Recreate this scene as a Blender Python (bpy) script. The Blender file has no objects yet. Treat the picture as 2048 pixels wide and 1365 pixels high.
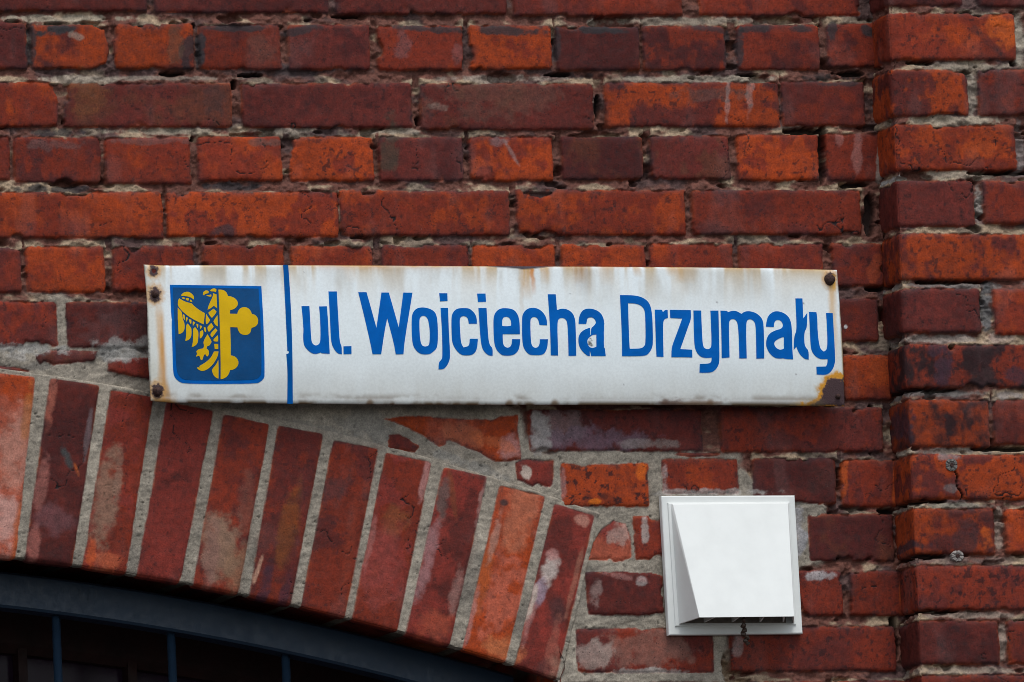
import bpy, math
import numpy as np
from mathutils import Matrix, Vector
R = math.radians
C = bpy.context.scene.collection
sc = bpy.context.scene

# ------------------------------------------------------------------ camera
ZC = 4.1                                   # height of the picture's centre above the ground
PXM = 1460.0                               # photo pixels per metre (perpendicular to the view)
DIST = 18.0
F = PXM * DIST                             # focal length in photo pixels (2048 wide)
TGT = np.array([0.0, 0.0, ZC])
back = np.array([-0.35, -1.0, -0.14]); back /= np.linalg.norm(back)
CAM = TGT + back * DIST
fwd = -back
right = np.cross(fwd, [0, 0, 1.0]); right /= np.linalg.norm(right)
up = np.cross(right, fwd)
roll = math.atan2(np.dot([1, 0, 0], up), np.dot([1, 0, 0], right)) + 0.0015
r2 = right * math.cos(roll) + up * math.sin(roll)
u2 = -right * math.sin(roll) + up * math.cos(roll)
right, up = r2, u2
cam_d = bpy.data.cameras.new('camera')
cam_d.sensor_width = 36.0
cam_d.lens = 36.0 * F / 2048.0
cam_d.clip_start = 0.5; cam_d.clip_end = 500.0
cam = bpy.data.objects.new('camera', cam_d); C.objects.link(cam)
cam.matrix_world = Matrix(((right[0], up[0], back[0], CAM[0]), (right[1], up[1], back[1], CAM[1]),
                           (right[2], up[2], back[2], CAM[2]), (0, 0, 0, 1)))
sc.camera = cam

# ------------------------------------------------------------------ light (overcast day)
world = bpy.data.worlds.new('World'); sc.world = world; world.use_nodes = True
nt = world.node_tree
bg = nt.nodes['Background']
sky = nt.nodes.new('ShaderNodeTexSky'); sky.sky_type = 'NISHITA'; sky.sun_disc = False
SUN_DIR = np.array([0.04, -0.52, 1.0]); SUN_DIR /= np.linalg.norm(SUN_DIR)
sky.sun_elevation = math.asin(SUN_DIR[2]); sky.sun_rotation = math.atan2(SUN_DIR[0], SUN_DIR[1])
sky.air_density = 1.0; sky.dust_density = 1.2; sky.ozone_density = 1.0
hs = nt.nodes.new('ShaderNodeHueSaturation'); hs.inputs['Saturation'].default_value = 0.35   # cloud cover greys the sky
nt.links.new(sky.outputs[0], hs.inputs['Color']); nt.links.new(hs.outputs[0], bg.inputs['Color'])
bg.inputs['Strength'].default_value = 0.13
sl = bpy.data.lights.new('sun', 'SUN'); sl.energy = 1.3; sl.angle = R(26); sl.color = (1.0, 0.985, 0.955)
so = bpy.data.objects.new('sun', sl); C.objects.link(so)
so.rotation_euler = Vector(SUN_DIR).to_track_quat('Z', 'Y').to_euler()
so.location = (2, -6, 12)
sc.view_settings.view_transform = 'Standard'; sc.view_settings.look = 'None'
sc.cycles.filter_width = 0.9
sc.view_settings.gamma = 1.0; sc.view_settings.exposure = 0.42

# ------------------------------------------------------------------ photo pixel <-> wall plane
def P(x, y, d=0.0):
    """point seen at photo pixel (x, y) lying d metres in front of the wall face (arrays allowed)"""
    x = np.asarray(x, float); y = np.asarray(y, float)
    a = (x - 1024.0) / F; b = -(y - 682.5) / F
    D = [right[i] * a + up[i] * b + fwd[i] for i in range(3)]
    t = (-np.asarray(d, float) - CAM[1]) / D[1]
    return CAM[0] + t * D[0], CAM[1] + t * D[1], CAM[2] + t * D[2]
def pv(x, y, d=0.0):
    q = P(x, y, d); return Vector((float(q[0]), float(q[1]), float(q[2])))
def proj(X, Y, Z):
    v = [X - CAM[0], Y - CAM[1], Z - CAM[2]]
    cx = sum(v[i] * right[i] for i in range(3)); cy = sum(v[i] * up[i] for i in range(3))
    cz = sum(v[i] * fwd[i] for i in range(3))
    return 1024.0 + F * cx / cz, 682.5 - F * cy / cz

# ------------------------------------------------------------------ numpy noise
def _hash(ix, iy, seed):
    h = (ix.astype(np.int64) * 374761393 + iy.astype(np.int64) * 668265263 + seed * 974634777) & 0xffffffff
    h = ((h ^ (h >> 13)) * 1274126177) & 0xffffffff
    h = ((h ^ (h >> 16)) * 2246822519) & 0xffffffff
    return ((h ^ (h >> 15)) & 0xffffff).astype(np.float32) / 0xffffff
def vnoise(x, y, seed=0):
    fx = np.floor(x); fy = np.floor(y); tx = (x - fx).astype(np.float32); ty = (y - fy).astype(np.float32)
    ix = fx.astype(np.int64); iy = fy.astype(np.int64)
    tx = tx * tx * (3 - 2 * tx); ty = ty * ty * (3 - 2 * ty)
    a = _hash(ix, iy, seed); b = _hash(ix + 1, iy, seed); c = _hash(ix, iy + 1, seed); d = _hash(ix + 1, iy + 1, seed)
    return (a + (b - a) * tx) * (1 - ty) + (c + (d - c) * tx) * ty
def fbm(x, y, seed=0, octv=4, g=0.5):
    s = 0; a = 1.0; n = 0
    for o in range(octv):
        s = s + a * vnoise(x * 2 ** o + 17.3 * o, y * 2 ** o - 9.1 * o, seed + o * 13); n += a; a *= g
    return s / n                                          # 0..1, mean .5
def sstep(a, b, x):
    t = np.clip((x - a) / (b - a), 0, 1); return t * t * (3 - 2 * t)
def sdpoly(px, py, poly):
    n = len(poly); d = np.full(px.shape, 1e18); s = np.ones(px.shape, bool); inside = np.zeros(px.shape, bool)
    for i in range(n):
        ax, ay = poly[i]; bx, by = poly[(i + 1) % n]
        ex, ey = bx - ax, by - ay; wx = px - ax; wy = py - ay
        t = np.clip((wx * ex + wy * ey) / (ex * ex + ey * ey + 1e-12), 0, 1)
        qx = wx - ex * t; qy = wy - ey * t
        d = np.minimum(d, qx * qx + qy * qy)
        if ay != by:
            cr = (ay > py) != (by > py)
            inside ^= cr & (px < (bx - ax) * (py - ay) / (by - ay) + ax)
    d = np.sqrt(d); return np.where(inside, -d, d)

# ------------------------------------------------------------------ scene helpers
def empty(name, loc, label, cat, group=None):
    o = bpy.data.objects.new(name, None); C.objects.link(o); o.location = loc; o.empty_display_size = 0.05
    o['label'] = label; o['category'] = cat
    if group: o['group'] = group
    bpy.context.view_layer.update()
    return o
def link(name, me, mat, parent=None, label=None):
    me.name = name
    o = bpy.data.objects.new(name, me); C.objects.link(o)
    if mat is not None:
        for m_ in (mat if isinstance(mat, (list, tuple)) else [mat]): me.materials.append(m_)
    if parent is not None:
        o.parent = parent; bpy.context.view_layer.update()
        o.matrix_parent_inverse = parent.matrix_world.inverted()
    if label: o['label'] = label
    return o
def pmesh(verts, faces, smooth=False):
    me = bpy.data.meshes.new('m'); me.from_pydata([tuple(map(float, v)) for v in verts], [], faces); me.update()
    if smooth:
        for p in me.polygons: p.use_smooth = True
    return me
def gridmesh(X, Y, Z, col, keep=None, smooth=True):
    n, m = X.shape
    idx = np.arange(n * m).reshape(n, m)
    f = np.stack([idx[:-1, :-1], idx[:-1, 1:], idx[1:, 1:], idx[1:, :-1]], -1)
    if keep is not None: f = f[keep]
    f = f.reshape(-1, 4)
    used = np.zeros(n * m, bool); used[f.ravel()] = True
    remap = np.cumsum(used) - 1
    f = remap[f].astype(np.int32)
    co = np.stack([X, Y, Z], -1).reshape(-1, 3)[used].astype(np.float32)
    cc = col.reshape(-1, 4)[used].astype(np.float32)
    me = bpy.data.meshes.new('g')
    me.vertices.add(len(co)); me.vertices.foreach_set('co', co.ravel())
    me.loops.add(f.size); me.loops.foreach_set('vertex_index', f.ravel())
    me.polygons.add(len(f)); me.polygons.foreach_set('loop_start', np.arange(0, f.size, 4, dtype=np.int32))
    try: me.polygons.foreach_set('loop_total', np.full(len(f), 4, np.int32))
    except Exception: pass
    me.polygons.foreach_set('use_smooth', np.full(len(f), smooth))
    at = me.color_attributes.new('col', 'FLOAT_COLOR', 'POINT'); at.data.foreach_set('color', cc.ravel())
    me.update(calc_edges=True); me.validate()
    return me
def joinm(parts):
    V = []; Fc = []
    for v, f in parts:
        b = len(V); V += list(v); Fc += [tuple(i + b for i in q) for q in f]
    return V, Fc
def tube(pts, rad, n=10, cap=True):
    pts = [Vector(p) for p in pts]; V = []; Fc = []
    prev = None
    for i, p in enumerate(pts):
        t = (pts[min(i + 1, len(pts) - 1)] - pts[max(i - 1, 0)]).normalized()
        if prev is None:
            a = t.cross(Vector((0, 1, 0.1)));  a = a if a.length > .1 else t.cross(Vector((1, 0, 0)))
            prev = a.normalized()
        a = (prev - t * prev.dot(t)).normalized(); b = t.cross(a); prev = a
        r = rad[i] if isinstance(rad, (list, tuple)) else rad
        for k in range(n):
            th = 2 * math.pi * k / n; V.append(p + a * r * math.cos(th) + b * r * math.sin(th))
    for i in range(len(pts) - 1):
        for k in range(n):
            Fc.append((i * n + k, i * n + (k + 1) % n, (i + 1) * n + (k + 1) % n, (i + 1) * n + k))
    if cap:
        Fc.append(tuple(range(n - 1, -1, -1))); Fc.append(tuple((len(pts) - 1) * n + k for k in range(n)))
    return V, Fc

# ------------------------------------------------------------------ materials
def newmat(name):
    m = bpy.data.materials.new(name); m.use_nodes = True
    return m, m.node_tree, m.node_tree.nodes['Principled BSDF']
def N(nt, t, **kw):
    n = nt.nodes.new(t)
    for k, v in kw.items(): setattr(n, k, v)
    return n
def mathn(nt, op, a, b=None, c=None, clamp=False):
    n = N(nt, 'ShaderNodeMath', operation=op); n.use_clamp = clamp
    for i, v in enumerate((a, b, c)):
        if v is None: continue
        if isinstance(v, (int, float)): n.inputs[i].default_value = v
        else: nt.links.new(v, n.inputs[i])
    return n.outputs[0]
def mixc(nt, fac, a, b, bt='MIX'):
    n = N(nt, 'ShaderNodeMix', data_type='RGBA', blend_type=bt)
    for s, v in ((0, fac), (6, a), (7, b)):
        if isinstance(v, (int, float)): n.inputs[s].default_value = v
        elif isinstance(v, tuple): n.inputs[s].default_value = (*v, 1)
        else: nt.links.new(v, n.inputs[s])
    return n.outputs[2]
def noise(nt, vec, scale, detail=4, rough=.6):
    n = N(nt, 'ShaderNodeTexNoise'); n.inputs['Scale'].default_value = scale
    n.inputs['Detail'].default_value = detail; n.inputs['Roughness'].default_value = rough
    nt.links.new(vec, n.inputs['Vector']); return n.outputs['Fac']
def ramp(nt, v, a, b, lo=0., hi=1.):
    n = N(nt, 'ShaderNodeMapRange', interpolation_type='SMOOTHSTEP')
    n.inputs[1].default_value = a; n.inputs[2].default_value = b; n.inputs[3].default_value = lo; n.inputs[4].default_value = hi
    nt.links.new(v, n.inputs[0]); return n.outputs[0]

def brick_material(name, pk):
    m, nt, b = newmat(name)
    L = nt.links.new
    at = N(nt, 'ShaderNodeAttribute', attribute_name='col')
    co = N(nt, 'ShaderNodeNewGeometry').outputs['Position']
    bm = at.outputs['Alpha']                       # 1 = brick, 0 = mortar
    base = at.outputs['Color']
    n1 = noise(nt, co, 420, 3); n2 = noise(nt, co, 90, 5); n3 = noise(nt, co, 1300, 2)
    v = mathn(nt, 'MULTIPLY', ramp(nt, n1, .25, .75, .80, 1.22), ramp(nt, n2, .25, .75, .78, 1.25))
    mort_v = ramp(nt, n3, .25, .75, .84, 1.16)
    v = mathn(nt, 'MULTIPLY', v, mathn(nt, 'ADD', bm, mathn(nt, 'MULTIPLY', mathn(nt, 'SUBTRACT', 1.0, bm), mort_v)))
    comb = N(nt, 'ShaderNodeCombineColor')
    for i in range(3): L(v, comb.inputs[i])
    c = mixc(nt, 1.0, base, comb.outputs[0], 'MULTIPLY')
    # fine pits and burnt specks in the brick skin
    vo = N(nt, 'ShaderNodeTexVoronoi'); vo.inputs['Scale'].default_value = 260; L(co, vo.inputs['Vector'])
    pit = mathn(nt, 'MULTIPLY', ramp(nt, vo.outputs['Distance'], .16, .30, 1, 0), ramp(nt, noise(nt, co, 60, 3), .50, .62))
    pitb = mathn(nt, 'MULTIPLY', pit, bm)
    c = mixc(nt, mathn(nt, 'MULTIPLY', pitb, pk), c, (0.022, 0.013, 0.014))
    fl = mathn(nt, 'MULTIPLY', ramp(nt, noise(nt, co, 520, 2, .5), .70, .76), ramp(nt, noise(nt, co, 22, 2), .5, .65))
    c = mixc(nt, mathn(nt, 'MULTIPLY', fl, mathn(nt, 'MULTIPLY', bm, .30)), c, (0.30, 0.20, 0.18))
    L(c, b.inputs['Base Color'])
    L(ramp(nt, n2, .3, .7, .62, .88), b.inputs['Roughness'])
    b.inputs['Specular IOR Level'].default_value = .20
    h = mathn(nt, 'ADD', mathn(nt, 'MULTIPLY', n1, .5), mathn(nt, 'MULTIPLY', n2, .9))
    h = mathn(nt, 'SUBTRACT', h, mathn(nt, 'MULTIPLY', pitb, .5))
    h = mathn(nt, 'ADD', h, mathn(nt, 'MULTIPLY', mathn(nt, 'SUBTRACT', 1.0, bm), mathn(nt, 'MULTIPLY', n3, 1.3)))
    bu = N(nt, 'ShaderNodeBump'); bu.inputs['Strength'].default_value = .42; bu.inputs['Distance'].default_value = .0016
    L(h, bu.inputs['Height']); L(bu.outputs[0], b.inputs['Normal'])
    return m
def attr_mat(name, rough=.25, spec=.5, bump=.0, coat=0.):
    m, nt, b = newmat(name); L = nt.links.new
    at = N(nt, 'ShaderNodeAttribute', attribute_name='col')
    co = N(nt, 'ShaderNodeNewGeometry').outputs['Position']
    v = ramp(nt, noise(nt, co, 300, 4), .3, .7, .95, 1.04)
    comb = N(nt, 'ShaderNodeCombineColor')
    for i in range(3): L(v, comb.inputs[i])
    L(mixc(nt, 1.0, at.outputs['Color'], comb.outputs[0], 'MULTIPLY'), b.inputs['Base Color'])
    r = mathn(nt, 'ADD', mathn(nt, 'MULTIPLY', at.outputs['Alpha'], .85 - rough), rough)
    L(r, b.inputs['Roughness']); b.inputs['Specular IOR Level'].default_value = spec
    h = mathn(nt, 'MULTIPLY', noise(nt, co, 500, 4), at.outputs['Alpha'])
    bu = N(nt, 'ShaderNodeBump'); bu.inputs['Strength'].default_value = .7; bu.inputs['Distance'].default_value = .0015
    L(h, bu.inputs['Height']); L(bu.outputs[0], b.inputs['Normal'])
    return m
def paint(name, col, rough=.3, var=.12, spec=.5, scale=60, bump=.0003, metal=0.):
    m, nt, b = newmat(name); L = nt.links.new
    co = N(nt, 'ShaderNodeNewGeometry').outputs['Position']
    n = noise(nt, co, scale, 5)
    c = mixc(nt, ramp(nt, n, .3, .7), tuple(k * (1 - var) for k in col), tuple(min(1, k * (1 + var)) for k in col))
    L(c, b.inputs['Base Color'])
    L(ramp(nt, noise(nt, co, scale * 3, 4), .3, .7, rough * .85, rough * 1.2), b.inputs['Roughness'])
    b.inputs['Specular IOR Level'].default_value = spec; b.inputs['Metallic'].default_value = metal
    bu = N(nt, 'ShaderNodeBump'); bu.inputs['Strength'].default_value = .5; bu.inputs['Distance'].default_value = bump
    L(noise(nt, co, scale * 6, 4), bu.inputs['Height']); L(bu.outputs[0], b.inputs['Normal'])
    return m
M_BRICK = brick_material('weathered_brick_and_mortar', .62); M_ARCHB = brick_material('smooth_arch_brick_and_mortar', .28)
M_ENAMEL = attr_mat('white_enamel_with_rust', .22, .5)
M_BLUE = paint('blue_enamel', (0.0, 0.112, 0.45), .34, .10, .05, 40)
M_SHIELD = paint('shield_blue_enamel', (0.0, 0.060, 0.190), .26, .14, .14, 30)
M_YEL = paint('yellow_enamel', (0.68, 0.42, 0.0), .3, .06, .15, 40)
M_RUST = paint('rusty_iron', (0.050, 0.024, 0.020), .8, .5, .3, 500, .002)
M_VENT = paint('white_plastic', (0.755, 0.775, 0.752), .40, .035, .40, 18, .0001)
M_VENTIN = paint('shaded_grimy_plastic', (0.20, 0.17, 0.14), .7, .3, .2, 90)  # inside of the hood: shade put into the plastic's colour, along with grime
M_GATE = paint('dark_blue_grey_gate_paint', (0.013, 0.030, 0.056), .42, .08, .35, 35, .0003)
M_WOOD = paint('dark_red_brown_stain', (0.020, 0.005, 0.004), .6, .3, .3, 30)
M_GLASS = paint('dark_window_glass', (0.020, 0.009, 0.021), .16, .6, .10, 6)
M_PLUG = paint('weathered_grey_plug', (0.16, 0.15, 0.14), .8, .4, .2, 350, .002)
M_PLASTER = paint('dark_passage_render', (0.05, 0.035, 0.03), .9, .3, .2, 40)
M_ASPH = paint('asphalt', (0.05, 0.05, 0.05), .9, .3, .3, 60, .003)
M_PAVE = paint('paving_setts', (0.09, 0.085, 0.08), .85, .2, .3, 12, .002)

# ------------------------------------------------------------------ the brickwork
PAL = {'r': (0.162, 0.0215, 0.0095), 'o': (0.265, 0.037, 0.0075), 'd': (0.068, 0.0125, 0.011),
       'p': (0.104, 0.0175, 0.0130), 'b': (0.098, 0.026, 0.015), 'k': (0.026, 0.009, 0.010),
       's': (0.31, 0.070, 0.038), 'c': (0.185, 0.026, 0.018), 't': (0.19, 0.095, 0.060)}
# x0, y0, x1, y1 at mid edge in photo pixels, then: main colour, second colour, share of the second, dark speck share
BR = [
 # course A
 (-60,-66,293,22,'p','d',.4,.2), (310,-64,655,25,'d','p',.5,.3), (672,-62,1012,28,'p','d',.4,.2), (1028,-60,1365,31,'r','p',.5,.2),
 (1399,-60,1719,31,'r','d',.5,.2),
 # course B
 (-120,45,55,137,'d','p',.5,.3), (64,49,218,138,'o','d',.35,.2), (227,48,388,137,'o','d',.42,.2), (400,50,563,138,'r','p',.4,.2),
 (578,50,741,140,'p','d',.35,.2), (757,52,927,140,'r','o',.3,.2), (942,51,1104,138,'o','r',.4,.2), (1113,53,1280,140,'d','p',.5,.2),
 (1288,52,1452,140,'r','d',.45,.4), (1475,50,1640,140,'r','d',.4,.2), (1656,48,1767,133,'r','d',.5,.2),
 # course C
 (-230,165,116,253,'r','o',.35,.2), (130,166,465,254,'p','b',.45,.4), (485,167,825,255,'p','d',.5,.4), (842,168,1187,260,'p','b',.4,.3),
 (1212,165,1558,254,'o','p',.5,.6), (1566,164,1730,252,'p','r',.35,.2),
 # course D
 (-130,273,20,360,'r','p',.4,.2), (30,275,202,365,'r','p',.4,.2), (212,275,382,367,'r','o',.3,.2), (397,273,565,361,'r','o',.5,.2),
 (582,274,748,361,'o','r',.3,.7), (760,274,928,362,'p','d',.5,.2), (941,274,1108,361,'o','r',.5,.2), (1124,274,1287,359,'d','b',.4,.2),
 (1304,272,1460,358,'b','p',.5,.2), (1475,270,1638,361,'o','r',.35,.5), (1654,268,1765,361,'r','p',.4,.2),
 # course E
 (-25,384,326,476,'o','r',.55,.4), (336,385,677,474,'o','r',.6,.5), (682,382,1019,472,'r','o',.5,.4), (1035,381,1371,470,'o','r',.5,.4),
 (1386,381,1723,469,'r','p',.45,.2), (-372,386,-40,478,'r','p',.4,.3),
 # course F
 (-120,495,44,585,'r','p',.5,.2), (53,493,211,585,'o','r',.5,.3), (227,492,390,583,'r','p',.5,.3), (408,490,570,583,'r','o',.4,.2),
 (585,492,748,583,'r','o',.4,.2), (765,490,938,583,'r','p',.4,.2), (948,490,1112,583,'o','r',.4,.2), (1125,490,1292,583,'o','r',.5,.2),
 (1303,488,1468,583,'r','o',.4,.4), (1480,488,1648,583,'r','p',.5,.2), (1668,487,1768,572,'p','r',.4,.2),
 # course G
 (-230,604,114,693,'r','p',.5,.3), (134,605,470,695,'p','d',.5,.3), (490,602,830,690,'r','p',.5,.3), (850,600,1190,690,'r','p',.5,.3),
 (1205,600,1545,690,'r','p',.5,.3), (1560,598,1664,684,'r','p',.5,.3), (1676,597,1757,683,'p','r',.3,.2),
 # course H, right of the sign
 (1480,712,1660,800,'r','p',.5,.3), (1688,711,1784,800,'o','r',.45,.2), (1120,712,1290,800,'r','p',.5,.3), (1305,712,1465,800,'r','p',.5,.3),
 # course I
 (1059,820,1405,902,'p','d',.35,.3), (1442,815,1766,904,'p','r',.45,.5),
 # course J
 (1124,928,1297,1013,'o','k',.12,1.), (1327,918,1477,987,'r','o',.3,.4), (1507,917,1673,1008,'d','p',.4,.2), (1684,920,1798,1013,'r','p',.5,.2),
 # course K
 (1270,1034,1345,1120,'r','p',.4,.3), (1360,1034,1520,1120,'r','p',.4,.3), (1619,1029,1788,1122,'d','b',.4,.2),
 # course L
 (1174,1145,1327,1230,'d','p',.5,.2), (1345,1140,1580,1230,'r','p',.4,.3), (1597,1141,1687,1232,'r','p',.4,.3), (1702,1142,1814,1231,'r','p',.5,.3),
 # course M
 (1155,1257,1428,1345,'p','r',.4,.3), (1461,1253,1793,1342,'r','p',.5,.6),
 # course N
 (1130,1366,1290,1440,'r','p',.5,.2), (1305,1365,1465,1440,'p','r',.5,.2), (1480,1364,1650,1440,'r','p',.5,.2), (1668,1362,1822,1440,'r','p',.5,.2),
]
POLY = [  # cut bricks above the arch: outline, colours
 ([(768,838),(835,833),(920,838),(985,842),(1000,834),(1035,832),(1042,918),(1020,922),(992,922),(960,905),(925,890),(905,881),(892,888),(880,892),(850,872),(822,858),(795,846)],'o','s',.45,.1),
 ([(1033,926),(1046,920),(1108,921),(1107,960),(1101,977),(1062,970),(1036,960)],'c','r',.4,.1),
 ([(1180,1118),(1186,1090),(1204,1060),(1228,1042),(1252,1050),(1262,1080),(1264,1114),(1245,1122)],'s','c',.5,.1),
 ([(218,718),(300,716),(360,722),(360,762),(300,760),(262,752),(216,742)],'c','r',.5,.2),
 ([(64,704),(120,700),(195,703),(190,722),(130,728),(80,730)],'b','p',.5,.1),
 ([(779,870),(800,868),(820,880),(838,892),(830,903),(800,900),(779,898)],'p','r',.5,.2),
 ([(-70,752),(-20,730),(40,735),(60,742),(20,745),(-40,760)],'c','b',.5,.1),
 ([(1358,905),(1400,906),(1440,908),(1420,912),(1380,914),(1352,910)],'s','c',.5,.1),
]
# voids: deep holes in the joints (px centre, radii)
VOID = [(1646,320,8,58),(1606,262,34,7),(1741,425,11,50),(838,243,6,8),(1742,860,8,44),(1788,1285,11,44),(1752,577,20,6),(1198,215,6,22),
        (386,52,5,5),(388,277,4,5),(1700,147,34,5),(1500,149,30,4),(1110,149,26,4),(1790,700,10,6),(1778,1022,18,6),(1715,369,28,6),(470,168,5,8),(340,147,26,4),(500,150,24,4),(700,33,24,3)]
# patches laid on the surface: x, y, rx, ry, angle, colour, opacity, on: b brick / m mortar / a all
WHITE = (0.40, 0.36, 0.34); PINK = (0.40, 0.19, 0.17); DIRT = (0.026, 0.026, 0.029)
PATCH = [
 (112,62,40,10,-8,DIRT,.95,'a'),(150,72,16,8,10,(.30,.25,.20),.5,'a'),(380,105,22,34,5,(.022,.020,.024),.85,'b'),(350,90,16,40,5,(.09,.05,.03),.5,'b'),
 (62,90,10,40,3,DIRT,.85,'a'),(402,95,9,44,3,DIRT,.9,'a'),(470,56,80,7,0,DIRT,.8,'a'),(600,62,40,8,-10,DIRT,.75,'a'),(860,58,90,7,4,DIRT,.8,'a'),
 (1010,62,80,9,2,DIRT,.85,'a'),(1190,60,70,8,2,DIRT,.85,'a'),(1115,95,8,40,3,DIRT,.6,'a'),(1420,58,40,7,5,DIRT,.7,'a'),(1510,60,40,8,0,DIRT,.75,'a'),
 (1605,58,34,8,0,DIRT,.8,'a'),(1480,100,8,45,4,DIRT,.8,'a'),(1455,95,8,45,2,DIRT,.8,'a'),(1665,60,9,20,2,DIRT,.8,'a'),(1735,62,18,10,25,DIRT,.85,'a'),
 (1765,50,12,40,0,DIRT,.7,'a'),(170,190,40,50,0,(.16,.055,.02),.55,'b'),(430,200,20,40,0,DIRT,.35,'b'),(1690,168,50,6,0,DIRT,.7,'a'),
 (560,140,160,12,0,DIRT,.5,'m'),(110,265,60,9,0,DIRT,.8,'m'),(100,378,90,9,0,DIRT,.85,'m'),(460,372,60,9,0,DIRT,.85,'m'),(680,268,120,9,0,DIRT,.3,'m'),
 (570,260,60,9,0,(.30,.25,.20),.6,'m'),(1150,150,60,8,0,DIRT,.7,'m'),(790,262,60,7,0,(.32,.27,.21),.8,'m'),(900,268,70,6,0,DIRT,.5,'m'),
 (1350,42,180,9,0,(.26,.22,.17),.8,'m'),(1400,158,160,8,0,(.27,.23,.18),.8,'m'),(130,36,120,8,0,(.33,.28,.21),.9,'m'),(160,158,70,8,0,(.34,.28,.22),.9,'m'),
 (350,262,130,7,0,(.28,.24,.18),.75,'m'),(1660,155,60,9,0,(.012,.010,.010),.9,'m'),(300,156,180,5,0,(.30,.25,.20),.6,'m'),(1000,157,120,8,0,(.27,.22,.18),.8,'m'),
 (1530,168,20,6,0,(.3,.25,.2),.7,'m'),(780,290,22,60,3,(.055,.045,.030),.65,'b'),(1420,190,90,14,0,(.10,.06,.05),.45,'b'),(1500,190,8,40,3,WHITE,.22,'b'),
 (1455,210,5,40,3,WHITE,.25,'b'),(1715,310,10,50,2,PINK,.35,'b'),(1680,280,8,20,0,PINK,.3,'b'),(1760,330,8,40,2,(.30,.28,.24),.6,'a'),
 (110,290,70,12,0,(.12,.06,.055),.6,'b'),(300,282,80,8,0,(.12,.07,.065),.5,'b'),(530,285,40,8,0,(.09,.07,.06),.5,'b'),(450,465,26,13,0,(.06,.028,.03),.9,'b'),
 (1000,285,22,10,0,(.17,.10,.10),.7,'b'),(1020,300,5,30,-30,WHITE,.25,'b'),(990,195,130,50,0,(.13,.075,.055),.30,'b'),(880,215,22,9,0,(.2,.16,.13),.4,'b'),
 (805,95,18,34,0,(.17,.08,.08),.45,'b'),(915,105,12,26,0,(.17,.08,.08),.4,'b'),(520,100,30,30,0,(.10,.05,.035),.3,'b'),
 (250,700,60,26,0,(.30,.29,.27),.9,'a'),(330,690,60,14,10,(.30,.29,.27),.85,'a'),(60,698,90,12,3,(.30,.29,.27),.8,'a'),(290,655,150,34,0,(.10,.05,.05),.35,'b'),
 (1120,850,50,40,0,(.20,.15,.15),.55,'b'),(1180,880,120,26,0,(.15,.10,.13),.6,'b'),(1080,870,22,45,0,(.33,.31,.29),.75,'a'),(1300,888,70,10,0,(.25,.22,.20),.5,'b'),
 (1020,895,24,26,0,PINK,.75,'b'),(930,870,60,20,15,(.33,.10,.05),.55,'b'),(990,885,50,14,20,(.50,.12,.04),.5,'b'),(1052,945,12,18,-20,(.45,.36,.30),.95,'b'),
 (1282,940,12,20,0,(.52,.10,.01),.9,'b'),(1190,1004,12,6,0,(.52,.12,.01),.9,'b'),(1330,960,8,30,0,WHITE,.5,'b'),(1126,970,7,30,0,PINK,.5,'b'),
 (1420,985,120,8,0,(.36,.34,.32),.6,'a'),(1290,1060,8,30,0,(.38,.34,.31),.7,'b'),(1238,1070,24,28,0,(.42,.33,.28),.5,'b'),(1280,1165,12,12,0,WHITE,.55,'b'),
 (1250,1155,40,8,10,PINK,.4,'b'),(1190,1190,14,36,0,(.28,.2,.18),.55,'b'),(1290,1300,100,40,0,(.24,.14,.11),.45,'b'),(1190,1310,40,34,0,(.36,.29,.25),.55,'b'),
 (1300,1345,70,10,0,(.36,.33,.30),.8,'b'),(1475,1290,12,30,0,WHITE,.35,'b'),(1640,1150,30,12,0,(.34,.32,.32),.8,'a'),(1600,1060,14,60,0,(.30,.29,.30),.9,'a'),
 (1690,945,8,50,2,(.36,.06,.01),.9,'b'),(1792,960,7,50,2,(.36,.06,.01),.85,'b'),(1806,1185,8,48,2,(.34,.06,.01),.85,'b'),(1760,740,22,40,0,(.30,.05,.01),.6,'b'),
 (1691,654,4,4,0,(.6,.6,.6),.9,'b'),(1640,960,40,30,0,(.05,.018,.016),.5,'b'),(1470,740,60,30,0,(.3,.05,.01),.3,'b'),(1750,540,14,36,0,(.34,.06,.02),.5,'b'),
 (150,715,50,9,-8,(.12,.11,.10),.7,'m'),(110,725,90,10,-12,(.13,.12,.11),.6,'m'),(30,712,30,12,0,(.34,.32,.30),.6,'a'),(735,850,60,30,20,(.18,.18,.17),.4,'m'),
 (640,860,90,12,12,(.20,.19,.17),.4,'m'),(950,935,90,12,20,(.22,.215,.20),.5,'m'),
]
REPOINT = [(-900,672),(90,668),(100,600),(142,600),(150,672),(310,700),(420,730),(760,800),(1060,812),(1072,905),(1340,896),(1470,905),(1530,1000),(1660,1010),(1640,1120),(1460,1240),(1458,1560),(1100,1560),(1100,1010),(-900,900)]
V_ARCH = [  # voussoirs: TL, TR, BR, BL, main, second, share
 ((-40,745),(68,756),(29,1116),(-66,1108),'s','o',.4), ((102,759),(197,773),(142,1130),(51,1117),'p','d',.5), ((223,782),(305,796),(250,1146),(167,1133),'r','c',.4),
 ((334,806),(425,823),(358,1167),(275,1151),'c','p',.25), ((449,831),(537,850),(473,1195),(387,1172),'r','p',.4), ((557,853),(644,870),(579,1211),(500,1194),'p','r',.5),
 ((668,882),(755,899),(688,1234),(603,1218),'r','p',.4), ((773,907),(861,927),(793,1262),(705,1243),'c','r',.5), ((888,937),(973,955),(897,1290),(813,1268),'c','p',.4),
 ((1001,973),(1088,995),(1009,1325),(927,1298),'o','s',.35), ((1110,1009),(1187,1033),(1111,1357),(1030,1337),'c','p',.45)]
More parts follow.
